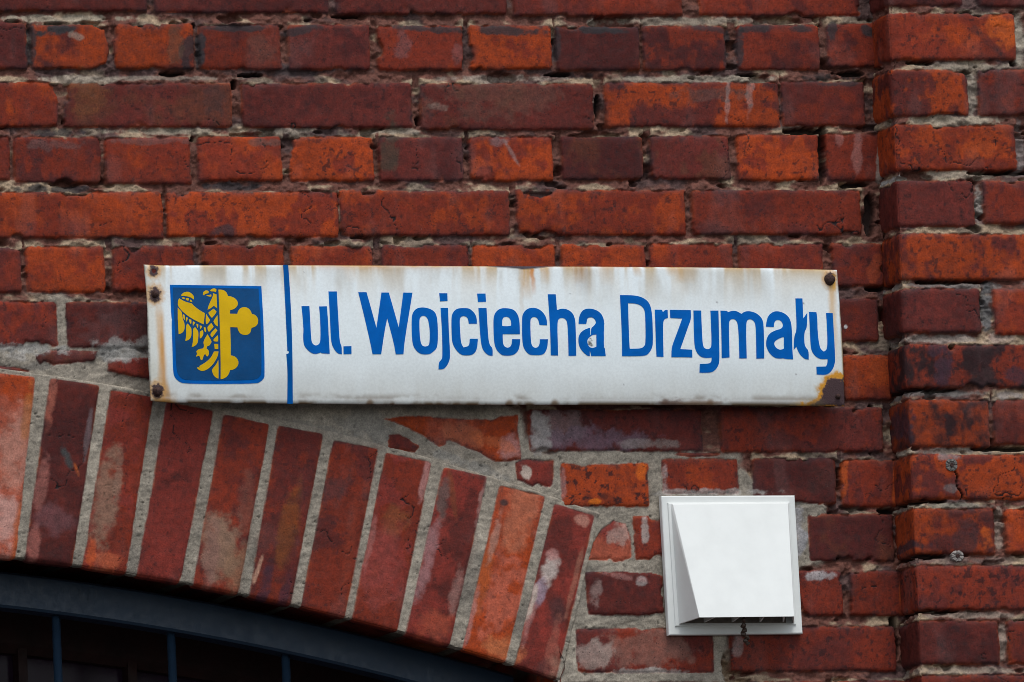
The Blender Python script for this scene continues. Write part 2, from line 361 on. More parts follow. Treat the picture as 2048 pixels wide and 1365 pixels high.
APATCH = [
 (30,900,40,90,8,(.42,.20,.15),.75),(10,1040,30,60,0,(.46,.26,.22),.8),(40,1060,14,60,8,(.38,.08,.02),.8),(55,830,12,60,6,(.36,.12,.03),.6),
 (100,800,10,60,6,(.30,.09,.06),.75),(84,960,12,60,10,(.30,.11,.09),.6),(66,1090,12,40,8,(.30,.10,.08),.7),(135,920,8,26,-25,(.05,.05,.05),.95),
 (152,940,4,16,-20,(.40,.09,.02),.8),(110,1040,40,30,0,(.14,.06,.065),.6),(175,870,6,50,8,(.20,.17,.18),.4),
 (210,1010,26,110,8,(.22,.125,.085),.85),(215,1120,40,16,10,(.40,.09,.04),.7),(183,1105,10,30,5,(.42,.07,.02),.9),(235,960,8,60,6,(.24,.14,.10),.5),
 (440,1090,40,70,6,(.23,.135,.09),.95),(490,1010,20,60,6,(.18,.07,.05),.5),(475,1140,30,50,5,(.22,.12,.07),.7),(420,1110,16,70,6,(.20,.10,.08),.7),
 (575,1060,20,90,10,(.17,.055,.013),.55),(530,1170,12,50,14,(.05,.018,.028),.85),(570,1180,10,50,14,(.045,.018,.03),.6),
 (515,1140,4,30,18,(.40,.22,.15),.8),(610,1000,12,60,10,(.05,.02,.025),.3),(700,1080,10,90,8,(.22,.04,.02),.3),
 (790,1040,26,30,20,(.24,.09,.03),.35),(848,960,7,40,12,PINK,.8),(755,1140,40,80,8,(.26,.055,.045),.5),(740,1080,8,60,10,PINK,.3),
 (854,1120,14,90,14,(.31,.16,.16),.7),(965,1000,8,50,12,(.32,.17,.15),.8),(912,1180,14,50,14,(.36,.2,.17),.5),(903,985,6,60,-8,(.17,.055,.02),.5),(885,1000,12,45,5,(.12,.08,.07),.8),
 (870,1250,40,30,10,(.32,.06,.03),.7),(1045,1020,30,90,14,(.40,.13,.07),.7),(1010,1300,40,26,14,(.44,.13,.05),.85),(965,1160,14,100,14,(.36,.075,.015),.7),(940,1240,8,60,14,PINK,.6),
 (990,1070,8,60,14,(.38,.22,.17),.6),(1008,1006,9,7,0,(.05,.03,.03),.9),(1060,1230,8,70,14,PINK,.6),(950,1160,9,9,0,(.4,.1,.02),.3),
 (1165,1040,16,12,20,(.42,.20,.15),.7),(1098,1140,16,36,20,(.46,.38,.34),.9),(1080,1180,12,30,14,(.30,.22,.27),.8),(1060,1210,8,40,16,(.46,.36,.30),.9),(1105,1110,14,12,0,PINK,.8),
 (1110,1230,20,30,10,(.06,.025,.025),.7),(1110,1330,12,30,10,(.34,.17,.12),.6),(1150,1160,6,70,14,(.30,.12,.08),.6),(1105,1290,10,60,12,(.3,.1,.07),.5)]

LEAN = 0.048
def rect(b):
    x0, y0, x1, y1 = b[:4]; k = LEAN * (y1 - y0) / 2
    return [(x0 - k, y0), (x1 - k, y0), (x1 + k, y1), (x0 + k, y1)]
rng = np.random.default_rng(7)
SKEW = rng.uniform(-1.6, 1.6, (400, 8))

def sdconv(px, py, poly, r=2.6):
    s = 0; n = len(poly)
    for i in range(n):
        ax, ay = poly[i]; bx, by = poly[(i + 1) % n]; ex, ey = bx - ax, by - ay; l = math.hypot(ex, ey)
        s = s + np.exp(np.clip(((px - ax) * ey - (py - ay) * ex) / l / r, -60, 40))
    return r * np.log(s)
def paint_field(px, py, mx, mz, bricks, bump_r, mort, patches, seed, aged=1.0, soft=(1.25, .35, 1.0)):
    """height (m), colour and brick mask over a sheet: px,py photo pixels; mx,mz metres along the sheet"""
    sh = px.shape
    best = np.full(sh, 40.0); bid = np.full(sh, -1); ledge = np.zeros(sh)
    for i, (poly, *_r) in enumerate(bricks):
        xs = [q[0] for q in poly]; ys = [q[1] for q in poly]
        m = (px > min(xs) - 24) & (px < max(xs) + 24) & (py > min(ys) - 26) & (py < max(ys) + 24)
        if not m.any(): continue
        a = np.where(m); s0, s1 = a[0].min(), a[0].max() + 1; t0, t1 = a[1].min(), a[1].max() + 1
        w = (slice(s0, s1), slice(t0, t1))
        sd = sdconv(px[w], py[w], poly) if len(poly) == 4 else sdpoly(px[w], py[w], poly)
        u = best[w]; k = sd < u; u[k] = sd[k]; best[w] = u
        v = bid[w]; v[k] = i; bid[w] = v
        top = min(ys); dz = top - py[w]
        lg = np.where((dz > -4) & (dz < 24) & (px[w] > min(xs)) & (px[w] < max(xs)), 1 - dz / 24, 0)
        ledge[w] = np.maximum(ledge[w], lg)
    ids = np.clip(bid, 0, None)
    e1 = fbm(mx * 42, mz * 42, seed + 1, 4) - .5; e2 = fbm(mx * 210, mz * 210, seed + 2, 3) - .5
    chip = np.clip(fbm(mx * 30 + 7, mz * 30, seed + 3, 3) - .67, 0, 1)
    sd = best + 1.9 * aged + .1 + e1 * 4.6 * aged + e2 * 3.4 * aged + chip * 55 * aged ** 2       # +: mortar
    sd = np.where(bid < 0, 30, sd)
    mask = sstep(1.3, -1.3, sd - 3.0)
    # --- brick height
    hb = (_hash(ids, ids * 0 + 3, seed + 9) - .5) * .0030
    tx = (_hash(ids, ids * 0 + 5, seed + 9) - .5) * .02; hb = hb + 0
    hb = hb + (fbm(mx * 18, mz * 18, seed + 4, 4) - .5) * .0022 + (fbm(mx * 130, mz * 130, seed + 5, 3) - .5) * .0009
    hb = hb - bump_r * np.exp(np.clip(sd - 3, -60, 0) / 3.0)
    crack = np.abs(fbm(mx * 14 + ids * 3.1, mz * 14, seed + 6, 4) - .5)
    crk = (crack < .0032) & (fbm(mx * 9, mz * 9 + 31, seed + 7, 2) > .67)
    hb = np.where(crk, hb - .0013, hb)
    # --- mortar height
    new = mort(px, py)                                                          # 1 = fresh grey pointing
    rough = fbm(mx * 55, mz * 80, seed + 8, 5) - .5; fine = fbm(mx * 260, mz * 260, seed + 10, 3) - .5
    hm_old = -.0074 + rough * .015 + fine * .0030 + ledge * .0055
    hm_old -= .012 * sstep(.66, .74, fbm(mx * 26, mz * 60 + 11, seed + 11, 3))
    pts_ = sstep(.80, .90, fbm(mx * 210, mz * 210, seed + 13, 2)); trow = fbm((mx + mz * .25) * 26, (mz - mx * .25) * 190, seed + 14, 3) - .5
    hm_new = -.0024 + (fbm(mx * 40, mz * 40, seed + 12, 5) - .5) * .0062 + fine * .0014 + trow * .0015 - pts_ * .0022
    hm = np.where(new > 0, hm_old * (1 - new) + hm_new * new, hm_old)
    vd = np.zeros(sh)
    for (x, y, rx, ry) in VOID:
        q = ((px - x) / rx) ** 2 + ((py - y) / ry) ** 2
        vd = np.maximum(vd, sstep(1.3, .8, q + e1 * 3.0))
    hm = hm * (1 - vd) - .026 * vd
    hm = np.maximum(hm, -.036)
    h = hm * (1 - mask) + hb * mask
    # --- colours
    pal = lambda key: np.array([PAL[b[key]] for b in bricks], float)
    A = pal(1)[ids]; B = pal(2)[ids]; share = np.array([b[3] for b in bricks])[ids]; spk = np.array([b[4] for b in bricks])[ids]
    ox = ids * 3.77
    f1 = fbm(mx * 22 + ox, mz * 26 + ox, seed + 20, 4) * .65 + fbm(mx * 95 + ox, mz * 70, seed + 21, 4) * .35
    wd = .07 + .26 * _hash(ids, ids * 0 + 11, seed + 22)
    k = np.clip((f1 - (.5 + (0.5 - share) * .42)) / wd + .35, 0, 1); k = (k * k * (3 - 2 * k))[..., None]
    col = A * (1 - k) + B * k
    tone = 0.84 + .34 * _hash(ids, ids * 0 + 1, seed + 22)
    tone = tone * (.72 + .56 * fbm(mx * 9 + ids * 5.3, mz * 13 + ids * 2.7, seed + 23, 4)) * (.86 + .28 * fbm(mx * 300, mz * 80, seed + 40, 2))
    col = col * tone[..., None]
    spn = fbm(mx * 170, mz * 170, seed + 24, 4); sp = sstep(.69 - .11 * spk, .76 - .11 * spk, spn)
    sp = sp * (.35 + .65 * sstep(.45, .55, fbm(mx * 20, mz * 20 + 5, seed + 25, 2) + .25 * spk))
    sp = sp * (.40 + .45 * spk); col = col * (1 - sp[..., None]) + np.array(PAL['k']) * sp[..., None]
    # burnt, sooty arrises
    ed = np.exp(np.clip(sd - 3, -80, 0) / 5.0) * sstep(.46, .60, fbm(mx * 34, mz * 34 + 3, seed + 26, 4)) * .75 * aged
    col = col * (1 - ed[..., None]) + np.array((.035, .026, .030)) * ed[..., None]
    # raw orange clay showing on broken arrises
    oe = np.exp(np.clip(sd - 3, -80, 0) / 2.2) * sstep(.52, .62, fbm(mx * 40 + 9, mz * 40, seed + 27, 3)) * .7
    col = col * (1 - oe[..., None]) + np.array((.30, .058, .018)) * oe[..., None]
    # lime bloom
    lb = sstep(.60, .80, fbm(mx * 26, mz * 12, seed + 28, 5)) * .12
    col = col * (1 - lb[..., None]) + np.array((.20, .13, .125)) * lb[..., None]
    col = np.where(crk[..., None], np.array((.016, .010, .011)), col)
    # mortar colours
    mo = fbm(mx * 24, mz * 48, seed + 30, 4) + (ledge - .45) * .22  # paler on the ledges: the light they catch is put into the colour
    beige = np.array((.33, .240, .160)); brown = np.array((.130, .052, .038)); soot = np.array((.045, .042, .046))
    mc = brown + (beige - brown) * sstep(.53, .66, mo)[..., None]
    st = sstep(.56, .66, fbm(mx * 17 + 40, mz * 30, seed + 31, 4))[..., None] * .55
    mc = mc * (1 - st) + soot * st
    mc = mc * (.6 + .8 * fbm(mx * 240, mz * 240, seed + 32, 3))[..., None]
    gry = np.array((.300, .262, .210)) * ((.82 + .32 * fbm(mx * 330, mz * 330, seed + 33, 2)) * (.66 + .66 * fbm(mx * 14, mz * 14, seed + 34, 4)))[..., None]
    dust = sstep(.58, .72, fbm(mx * 32, mz * 20, seed + 36, 4))[..., None] * np.exp(-np.clip(sd, 0, 99) / 5.0)[..., None] * .5
    gry = gry * (1 - .45 * pts_[..., None]) * (1 + .14 * trow[..., None])
    grs = sstep(.56, .70, fbm(mx * 11 + 3, mz * 17, seed + 37, 5))[..., None] * .45; gry = gry * (1 - grs) + np.array((.13, .115, .10)) * grs
    gry = gry * (1 - dust) + np.array((.20, .085, .055)) * dust
    mc = mc * (1 - new[..., None]) + gry * new[..., None]
    mc = mc * (1 - .85 * vd[..., None])+ np.array((.008,.007,.007)) * .85 * vd[..., None]  # holes painted near black, their shade put into the mortar colour
    c = mc * (1 - mask[..., None]) + col * mask[..., None]
    # stains and smears with a shape of their own
    en = (fbm(mx * 70, mz * 70, seed + 35, 6, .6) - .5) * 3.2
    for pt in patches:
        (x, y, rx, ry, an, pc, op, on) = pt if len(pt) == 8 else (*pt, "b")
        m = (np.abs(px - x) < 1.8 * (rx + ry)) & (np.abs(py - y) < 1.8 * (rx + ry))
        if not m.any(): continue
        a = np.where(m); w = (slice(a[0].min(), a[0].max() + 1), slice(a[1].min(), a[1].max() + 1))
        ca, sa = math.cos(R(an)), math.sin(R(an)); dx = px[w] - x; dy = py[w] - y
        q = ((dx * ca + dy * sa) / rx) ** 2 + ((-dx * sa + dy * ca) / ry) ** 2
        k = sstep(soft[0], soft[1], q + en[w] * soft[2]) * op
        if on == 'b': k = k * mask[w]
        if on == 'm': k = k * (1 - mask[w])
        c[w] = c[w] * (1 - k[..., None]) + np.array(pc) * k[..., None]
    return h, np.concatenate([np.clip(c, 0.003, .9), mask[..., None]], -1), sd

def spaced(lo, hi, a, b, fine, mx_, g=1.05):
    core = list(np.arange(a, b, fine)); out = []; x = core[-1]; s = fine
    while x < hi: s = min(s * g, mx_); x += s; out.append(x)
    pre = []; x = a; s = fine
    while x > lo: s = min(s * g, mx_); x -= s; pre.append(x)
    return np.array(pre[::-1] + core + out)

# metric frame of the picture
XL = float(P(0, 0)[0]); XR = float(P(2048, 1365)[0]); ZB = float(P(1024, 1365)[2]); ZT = float(P(1024, 0)[2])
PIL = 0.065                                                        # how far the pilaster stands out
XC = float(P(1809, 700, PIL)[0])                                   # its corner
R_RING = []                                                        # the ring of the arch in pixels
ring_poly = [(q[0][0], q[0][1]) for q in V_ARCH]
ext = []; intr = []
for q in V_ARCH: ext += [q[0], q[1]]; intr += [q[3], q[2]]
# circle fit of the intrados in metres
ix = np.array([float(P(*q)[0]) for q in intr]); iz = np.array([float(P(*q)[2]) for q in intr])
ex_ = np.array([float(P(*q)[0]) for q in ext]); ez_ = np.array([float(P(*q)[2]) for q in ext])
Am = np.stack([ix, iz, np.ones_like(ix)], 1); sol = np.linalg.lstsq(Am, ix ** 2 + iz ** 2, rcond=None)[0]
ACX, ACZ = sol[0] / 2, sol[1] / 2; AR = math.sqrt(sol[2] + ACX ** 2 + ACZ ** 2)
print('arch centre', ACX, ACZ, AR, 'px', proj(ACX, 0, ACZ), 'resid', np.abs(np.hypot(ix - ACX, iz - ACZ) - AR).max())
thick = np.hypot(ex_ - ACX, ez_ - ACZ) - AR
print('ring thickness', thick.round(3), 'XL..', XL, XR, ZB, ZT, 'XC', XC)

def lib(bricks):
    """add spare colour entries used by the regular bond outside the picture"""
    keys = 'rrpodrprdrpo'
    return bricks + [([(9e5, 9e5), (9e5 + 1, 9e5), (9e5, 9e5 + 1)], k, 'p' if k != 'p' else 'd', .4, .3) for k in keys], len(bricks)
COURSE = 0.0746
def field(mx, Xw, Yw, Zw, bricks, base_i, zone, **kw):
    px, py = proj(Xw, Yw, Zw)
    out = (px < zone[0]) | (px > zone[1]) | (py < zone[2]) | (py > zone[3])
    # regular bond (outside the zone): fold it into synthetic px so the same painter can be used
    h, c, sd = paint_field(px, py, mx, Zw, bricks, **kw)
    if out.any():
        row = np.floor(Zw / COURSE); v = Zw - row * COURSE
        L_ = np.where(row % 2 == 0, .262, .131); xo = mx + .0655 * (row % 2) + .03 * _hash(row.astype(int), row.astype(int) * 0, 5)
        colm = np.floor(xo / L_); u = xo - colm * L_
        dj = np.minimum(np.minimum(u, L_ - u) - .006, np.minimum(v, COURSE - v) - .0065) * 1460
        e = (fbm(mx * 60, Zw * 60, 77, 3) - .5) * 10
        mk = sstep(-1.5, 1.5, dj + e)
        ii = (_hash(row.astype(int), colm.astype(int), 3) * 11.99).astype(int) + base_i
        pal = np.array([PAL[b[1]] for b in bricks]); pal2 = np.array([PAL[b[2]] for b in bricks])
        k = sstep(.48, .58, fbm(mx * 25 + ii * 3, Zw * 25, 78, 4))[..., None]
        cc = (pal[ii] * (1 - k) + pal2[ii] * k) * (.85 + .3 * _hash(colm.astype(int), row.astype(int), 8))[..., None]
        mc = np.array((.11, .08, .065)) * (.6 + .8 * fbm(mx * 40, Zw * 60, 79, 4))[..., None]
        hh = mk * (fbm(mx * 18, Zw * 18, 80, 3) - .5) * .002 + (1 - mk) * (-.011 + (fbm(mx * 60, Zw * 60, 81, 4) - .5) * .012)
        c2 = np.concatenate([mc * (1 - mk[..., None]) + cc * mk[..., None], mk[..., None]], -1)
        h = np.where(out, hh, h); c = np.where(out[..., None], c2, c)
    return h, c

# ring of the arch, in metres
def ring_coords(X, Z):
    th = np.arctan2(X - ACX, Z - ACZ); t = np.hypot(X - ACX, Z - ACZ) - AR
    return th, t
th0 = math.atan2(float(P(-40, 745)[0]) - ACX, float(P(-40, 745)[2]) - ACZ)
_a = P(1187, 1033); _b = P(1111, 1357)
SA = (float(_a[0]), float(_a[2])); SB = (float(_b[0]), float(_b[2]))
TH_R = math.atan2(SB[0] - ACX, SB[1] - ACZ)
def thick_at(th):
    thr = math.atan2(SA[0] - ACX, SA[1] - ACZ)
    k = np.clip((np.abs(th) - abs(th0)) / (thr - abs(th0)), 0, 1); return .248 + (.2325 - .248) * k
def side_dist(X, Z):
    """signed distance past the end voussoir's outer edge (mirrored for the far end)"""
    Xm = np.abs(X - ACX) + ACX
    ex, ez = SA[0] - SB[0], SA[1] - SB[1]; l = math.hypot(ex, ez)
    return ((Xm - SB[0]) * ez - (Z - SB[1]) * ex) / l
XS = SB[0] + .004                                                 # right springer, left one is its mirror
def sd_ring(X, Z):
    th, t = ring_coords(X, Z); return np.maximum(t - thick_at(th), side_dist(X, Z))

building = empty('brick_building', (0.2, 0, 0), 'weathered red brick building with an arched gateway and an old brick pilaster', 'building')

# ---- main wall face
wb = [(rect(b), b[4], b[5], b[6], b[7]) for b in BR] + list(POLY)
wb, wbase = lib(wb)
def w_mort(px, py):
    m = (px > -950) & (py > 560) & (py < 1600)
    out = np.zeros(px.shape)
    if m.any():
        a = np.where(m); w = (slice(a[0].min(), a[0].max() + 1), slice(a[1].min(), a[1].max() + 1))
        sd = sdpoly(px[w], py[w], REPOINT) + (fbm(px[w] / 60, py[w] / 60, 90, 4) - .5) * 60
        out[w] = sstep(8, -8, sd)
    # lighter patches of newer pointing in the perpends
    return out
gx = spaced(-3.6, XC + .06, XL - .01, XC + .03, .00145, .012); gx = gx[gx < XC + .06]
gz = spaced(0.0, 6.2, ZB - .01, ZT + .01, .00145, .012); gz[0] = 0.0
Xg, Zg = np.meshgrid(gx, gz); Yg = np.zeros_like(Xg)
h, col = field(Xg, Xg, Yg, Zg, wb, wbase, (-128, 9999, -62, 1436), bump_r=.0032, mort=w_mort, patches=PATCH, seed=100)
sr = sd_ring(Xg, Zg)
k = sstep(-.001, .003, sr); h = h * k - .024 * (1 - k)
Xc = .5 * (Xg[:-1, :-1] + Xg[1:, 1:]); Zc_ = .5 * (Zg[:-1, :-1] + Zg[1:, 1:])
thc, tc = ring_coords(Xc, Zc_)
hole = (np.abs(Xc - ACX) < XS - ACX) & (tc < .14)
wall = link('wall_face', gridmesh(Xg, Yg - h, Zg, col, ~hole), M_BRICK, building)

# ---- brick arch over the gateway (face and soffit in one bent sheet)
def stretch(q):
    (tl, tr, br, bl) = q; k = .10
    return [tl, tr, (br[0] + (br[0] - tr[0]) * k, br[1] + (br[1] - tr[1]) * k), (bl[0] + (bl[0] - tl[0]) * k, bl[1] + (bl[1] - tl[1]) * k)]
ab = [(stretch(q[:4]), q[4], q[5], q[6], .15) for q in V_ARCH]
pitch = .0795 / AR; th = math.atan2(float(P(-66, 1108)[0]) - ACX, float(P(-66, 1108)[2]) - ACZ) - .012 / AR
cyc = 'rpcrsprocpr'; n = 0
def ring_px(th_, t_):
    x, y = proj(ACX + (AR + t_) * math.sin(th_), 0.0, ACZ + (AR + t_) * math.cos(th_)); return (float(x), float(y))
while th > -abs(TH_R):
    ta, tb = th - pitch + .013 / AR, th
    ab.append(([ring_px(ta, .245), ring_px(tb, .245), ring_px(tb, -.03), ring_px(ta, -.03)], cyc[n % 11], cyc[(n + 4) % 11], .4, .2))
    th -= pitch; n += 1
thi = lambda x, y: math.atan2(float(P(x, y)[0]) - ACX, float(P(x, y)[2]) - ACZ)
tha = spaced(-TH_R - .02, TH_R + .06, thi(-30, 1100), thi(1111, 1357) + .035, .00145 / AR, .006 / AR); tha = tha[(tha > -TH_R - .05) & (tha < TH_R + .06)]
qs = np.concatenate([[-.5, -.44, -.38, -.32, -.27, -.23, -.20, -.17, -.145, -.125, -.11, -.10, -.09, -.08, -.07, -.06, -.051, -.043, -.036, -.030, -.025, -.021, -.018, -.015, -.0125, -.0105, -.009, -.0075, -.006, -.0045, -.003, -.0015, 0], np.arange(.00145, .262, .00145)])
TH, Q = np.meshgrid(tha, qs); T = np.where(Q < -.016, .055, np.maximum(Q, 0)); Xa = ACX + (AR + T) * np.sin(TH); Za = ACZ + (AR + T) * np.cos(TH)  # soffit is only a narrow lip; recess added behind it for a black band
Tm = np.maximum(Q, .004); Xm = ACX + (AR + Tm) * np.sin(TH); Zm = ACZ + (AR + Tm) * np.cos(TH)
px, py = proj(Xm, 0 * Xm, Zm)
h, col, _ = paint_field(px, py, TH * AR, Q, ab, .0022, lambda a, b: np.ones(a.shape), APATCH, 300, aged=.38, soft=(1.5, .2, .8))
h = h + .002
back_k = sstep(-.02, -.10, Q)[..., None]
sr = np.maximum(Tm - thick_at(TH), side_dist(Xm, Zm)); k = sstep(.016, .007, sr); h = h * k - .026 * (1 - k)
h = h - .0030 * np.exp(-np.abs(Q) / .0022)
f = sstep(-.004, .004, Q)                                         # 0 on the soffit, 1 on the face
Xn = -np.sin(TH) * (1 - f); Zn = -np.cos(TH) * (1 - f); Yn = -f
ln = np.sqrt(Xn ** 2 + Yn ** 2 + Zn ** 2); Xn /= ln; Yn /= ln; Zn /= ln
Xp = Xa + Xn * h; Yp = np.maximum(-Q, 0) + Yn * h; Zp = Za + Zn * h
keepc = (side_dist(Xm, Zm) < .018)[:-1, :-1]
link('brick_arch', gridmesh(Xp, Yp, Zp, col, keepc), M_ARCHB, building)

# ---- pilaster: bent sheet, reveal + face
PB = [(1740,-66,1926,12,'p','d',.4,.2),(1954,-66,2110,14,'p','d',.4,.2),
 (1740,27,2031,120,'r','o',.5,.5),(1740,140,1937,232,'o','p',.5,.5),(1957,139,2150,232,'p','r',.4,.4),
 (1740,250,2033,341,'o','r',.55,.5),(1740,362,1950,453,'p','d',.5,.4),(1968,362,2150,448,'p','r',.4,.2),
 (1740,468,2160,560,'o','p',.42,.5),(1740,578,1962,665,'d','p',.5,.4),(1990,578,2180,670,'r','o',.4,.3),
 (1740,690,2170,776,'r','k',.42,.8),(1740,800,1980,894,'o','k',.38,.4),(1989,800,2180,890,'r','p',.4,.2),
 (1740,909,2170,999,'o','p',.42,.6),(1740,1017,1991,1108,'o','p',.45,.4),(2012,1019,2200,1107,'o','r',.4,.2),
 (1740,1131,2190,1220,'r','p',.4,.8),(1740,1241,2000,1328,'p','d',.5,.4),(2018,1241,2200,1328,'r','p',.4,.2),
 (1740,1350,2200,1436,'r','p',.5,.5)]
pb = [(rect(b), b[4], b[5], b[6], b[7]) for b in PB]; pb, pbase = lib(pb)
PPATCH = [(2000,60,44,30,40,(.42,.075,.012),.9,'b'),(1975,85,50,12,45,(.03,.018,.02),.5,'b'),(1790,330,10,14,0,(.03,.018,.02),.8,'b'),(1960,300,30,20,0,(.4,.07,.015),.4,'b'),
 (1935,1080,28,40,0,(.06,.02,.02),.8,'b'),(1975,1080,16,30,0,(.40,.07,.01),.8,'b'),(1900,975,14,12,0,(.14,.13,.13),.6,'a'),(1835,1088,30,9,10,(.02,.018,.026),.8,'b'),
 (1890,730,18,40,10,(.045,.02,.03),.85,'b'),(1870,700,30,12,0,(.045,.02,.03),.7,'b'),(2030,750,30,20,20,(.045,.02,.03),.7,'b'),(1815,850,16,40,0,(.035,.018,.028),.8,'b'),
 (1920,130,100,9,0,(.26,.22,.17),.7,'m'),(1920,240,100,10,0,(.34,.28,.21),.9,'m'),(2040,70,16,50,0,(.33,.29,.23),.9,'m'),(1946,190,12,40,0,(.30,.26,.21),.8,'m'),
 (1920,350,110,9,0,(.30,.26,.2),.7,'m'),(1800,354,22,6,0,(.34,.34,.33),.8,'m'),(2040,300,12,60,0,(.22,.18,.17),.8,'m'),(1960,410,9,40,0,(.30,.28,.25),.8,'m'),
 (1900,570,120,8,0,(.16,.15,.14),.8,'m'),(1975,620,13,50,0,(.12,.12,.12),.9,'m'),(1880,678,100,9,0,(.26,.22,.19),.8,'m'),(2000,674,40,14,0,(.30,.23,.19),.8,'m'),
 (1870,786,110,8,0,(.14,.13,.12),.8,'m'),(2020,790,30,8,0,(.28,.24,.22),.8,'m'),(1900,902,100,7,0,(.17,.15,.13),.7,'m'),(1900,1010,90,7,0,(.22,.20,.16),.8,'m'),
 (2000,1060,9,50,0,(.28,.21,.17),.8,'m'),(1950,1120,130,8,0,(.20,.14,.12),.6,'m'),(1930,1230,120,8,0,(.26,.20,.16),.8,'m'),(2008,1290,9,50,0,(.28,.22,.18),.8,'m'),
 (1930,1340,120,8,0,(.24,.19,.15),.8,'m'),(1900,915,24,9,0,(.20,.20,.20),.6,'a')]
PIL_R = .62                                                       # face reaches well past the frame
s = np.concatenate([spaced(-PIL - .03, PIL_R, -PIL - .004, float(P(2060, 1365, PIL)[0]) - XC, .00145, .012)]); s = s[s > -PIL - .035]
S, Zp = np.meshgrid(s, gz)
Xf = XC + np.maximum(S, .007); 
vs = VOID; VOID = [(1858, 1001, 60, 7), (1900, 563, 80, 5), (1860, 778, 60, 6), (1870, 234, 1, 1), (2030, 128, 10, 8), (1840, 125, 34, 5), (1880, 1222, 80, 4), (1860, 1112, 40, 5), (1908, 940, 2, 2), (1995, 345, 60, 4), (2010, 897, 60, 6), (2020, 672, 1, 1)]
h, col = field(S, Xf, 0 * Xf - PIL, Zp, pb, pbase, (-9999, 2150, -62, 1432), bump_r=.004, mort=lambda a, b: np.zeros(a.shape), patches=PPATCH, seed=500)
VOID = vs
# the long crack that runs down from the upper plug
cx0, cy0 = proj(Xf, 0 * Xf - PIL, Zp); ck = (np.abs(cx0 - (1908 + (cy0 - 945) * .26 + 3 * np.sin(cy0 / 6.)) - 2) < 1.7) & (cy0 > 944) & (cy0 < 1000)
h = np.where(ck, -.008, h); col[..., :3] = np.where(ck[..., None], .012, col[..., :3])
h = h - .0035 * np.exp(-np.abs(S) / .003)
f = sstep(-.005, .005, S)
Xn = -(1 - f); Yn = -f; ln = np.hypot(Xn, Yn); Xn /= ln; Yn /= ln
Xp = XC + np.maximum(S, 0) + Xn * h; Yp = -PIL - np.minimum(S, 0) + Yn * h
link('pilaster', gridmesh(Xp, Yp, Zp, col), M_BRICK, building, 'brick pilaster standing proud of the wall, orange and dark bricks')
# wall carries on beyond the pilaster, and plain returns, parapet and back so that the building is closed
Xe = XC + PIL_R
def box(x0, x1, y0, y1, z0, z1):
    v = [(x0,y0,z0),(x1,y0,z0),(x1,y1,z0),(x0,y1,z0),(x0,y0,z1),(x1,y0,z1),(x1,y1,z1),(x0,y1,z1)]
    return v, [(0,3,2,1),(4,5,6,7),(0,1,5,4),(1,2,6,5),(2,3,7,6),(3,0,4,7)]
xr = np.arange(Xe - .03, 4.2, .012); Xr, Zr = np.meshgrid(xr, np.arange(0, 6.21, .012))
h, col = field(Xr, Xr, 0 * Xr, Zr, wb, wbase, (1e8, 1e9, 0, 1), bump_r=.003, mort=lambda a, b: np.zeros(a.shape), patches=[], seed=700)
link('wall_face', gridmesh(Xr, -h - 0 * Xr, Zr, col), M_BRICK, building)
# side of the pilaster on the far right
yr = np.arange(0, PIL + .02, .008); Yr, Zr = np.meshgrid(yr, np.arange(0, 6.21, .012))
h, col = field(Yr, 0 * Yr + Xe, -PIL + Yr, Zr, wb, wbase, (1e8, 1e9, 0, 1), bump_r=.003, mort=lambda a, b: np.zeros(a.shape), patches=[], seed=701)
link('pilaster_return', gridmesh(0 * Yr + Xe - .006 + h * .3, -PIL + Yr, Zr, col), M_BRICK, building)
# jambs of the gateway
for sx in (1, -1):
    xj = ACX + sx * (XS - ACX) + sx * .003
    yj = np.arange(-.001, .51, .01); zj = np.arange(0, ACZ + (AR) * math.cos(TH_R) + .06, .012)
    Yj, Zj = np.meshgrid(yj, zj)
    h, col = field(Yj, 0 * Yj + xj, Yj, Zj, wb, wbase, (1e8, 1e9, 0, 1), bump_r=.003, mort=lambda a, b: np.zeros(a.shape), patches=[], seed=702)
    link('jamb', gridmesh(xj - sx * h * .6 + 0 * Yj, Yj, Zj, col), M_BRICK, building)
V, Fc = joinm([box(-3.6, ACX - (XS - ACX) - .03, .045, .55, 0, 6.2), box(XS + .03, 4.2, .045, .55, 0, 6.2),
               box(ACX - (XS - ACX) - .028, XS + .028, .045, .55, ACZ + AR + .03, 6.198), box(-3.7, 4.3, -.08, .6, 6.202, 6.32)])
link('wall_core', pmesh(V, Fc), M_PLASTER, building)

# ------------------------------------------------------------------ street name sign
sign = empty('street_sign', pv(990, 670, .02), 'long white enamel street name sign with blue lettering, a gold crest and rusty corners', 'sign')
SD = 0.036                                                       # stands off the wall
def bulge(u, v): return SD + .0045 * np.sin(np.pi * np.clip(v, 0, 1)) + .0012 * np.sin(u * 9.0)
TOPX = [288, 330, 560, 700, 960, 1200, 1400, 1560, 1675]
TOPY = [529, 531, 530.5, 531, 532, 533.2, 535, 537, 540]
def sign_px(u, v):
    """u, v in 0..1 over the plate -> photo px"""
    xt = 288 + u * 1387; yt = np.interp(xt, TOPX, TOPY)
    xb = 301 + u * 1389; yb = np.interp(u, [0, .03, .3, .8, .97, 1], [802, 806, 809, 810.5, 812.5, 813])
    x = xt + (xb - xt) * v + (1 - u) * 1.5 * np.sin(v * 7); y = yt + (yb - yt) * v
    return x, y
def px_uv(x, y):
    u = (x - 288) / 1387.0
    for _ in range(4):
        yt = np.interp(288 + u * 1387, TOPX, TOPY); yb = np.interp(u, [0, .03, .3, .8, .97, 1], [802, 806, 809, 810.5, 812.5, 813])
        v = (y - yt) / (yb - yt); u = (x - 288 - 13 * v) / (1387.0 + 2 * v)
    return u, v
nu, nv = 760, 156
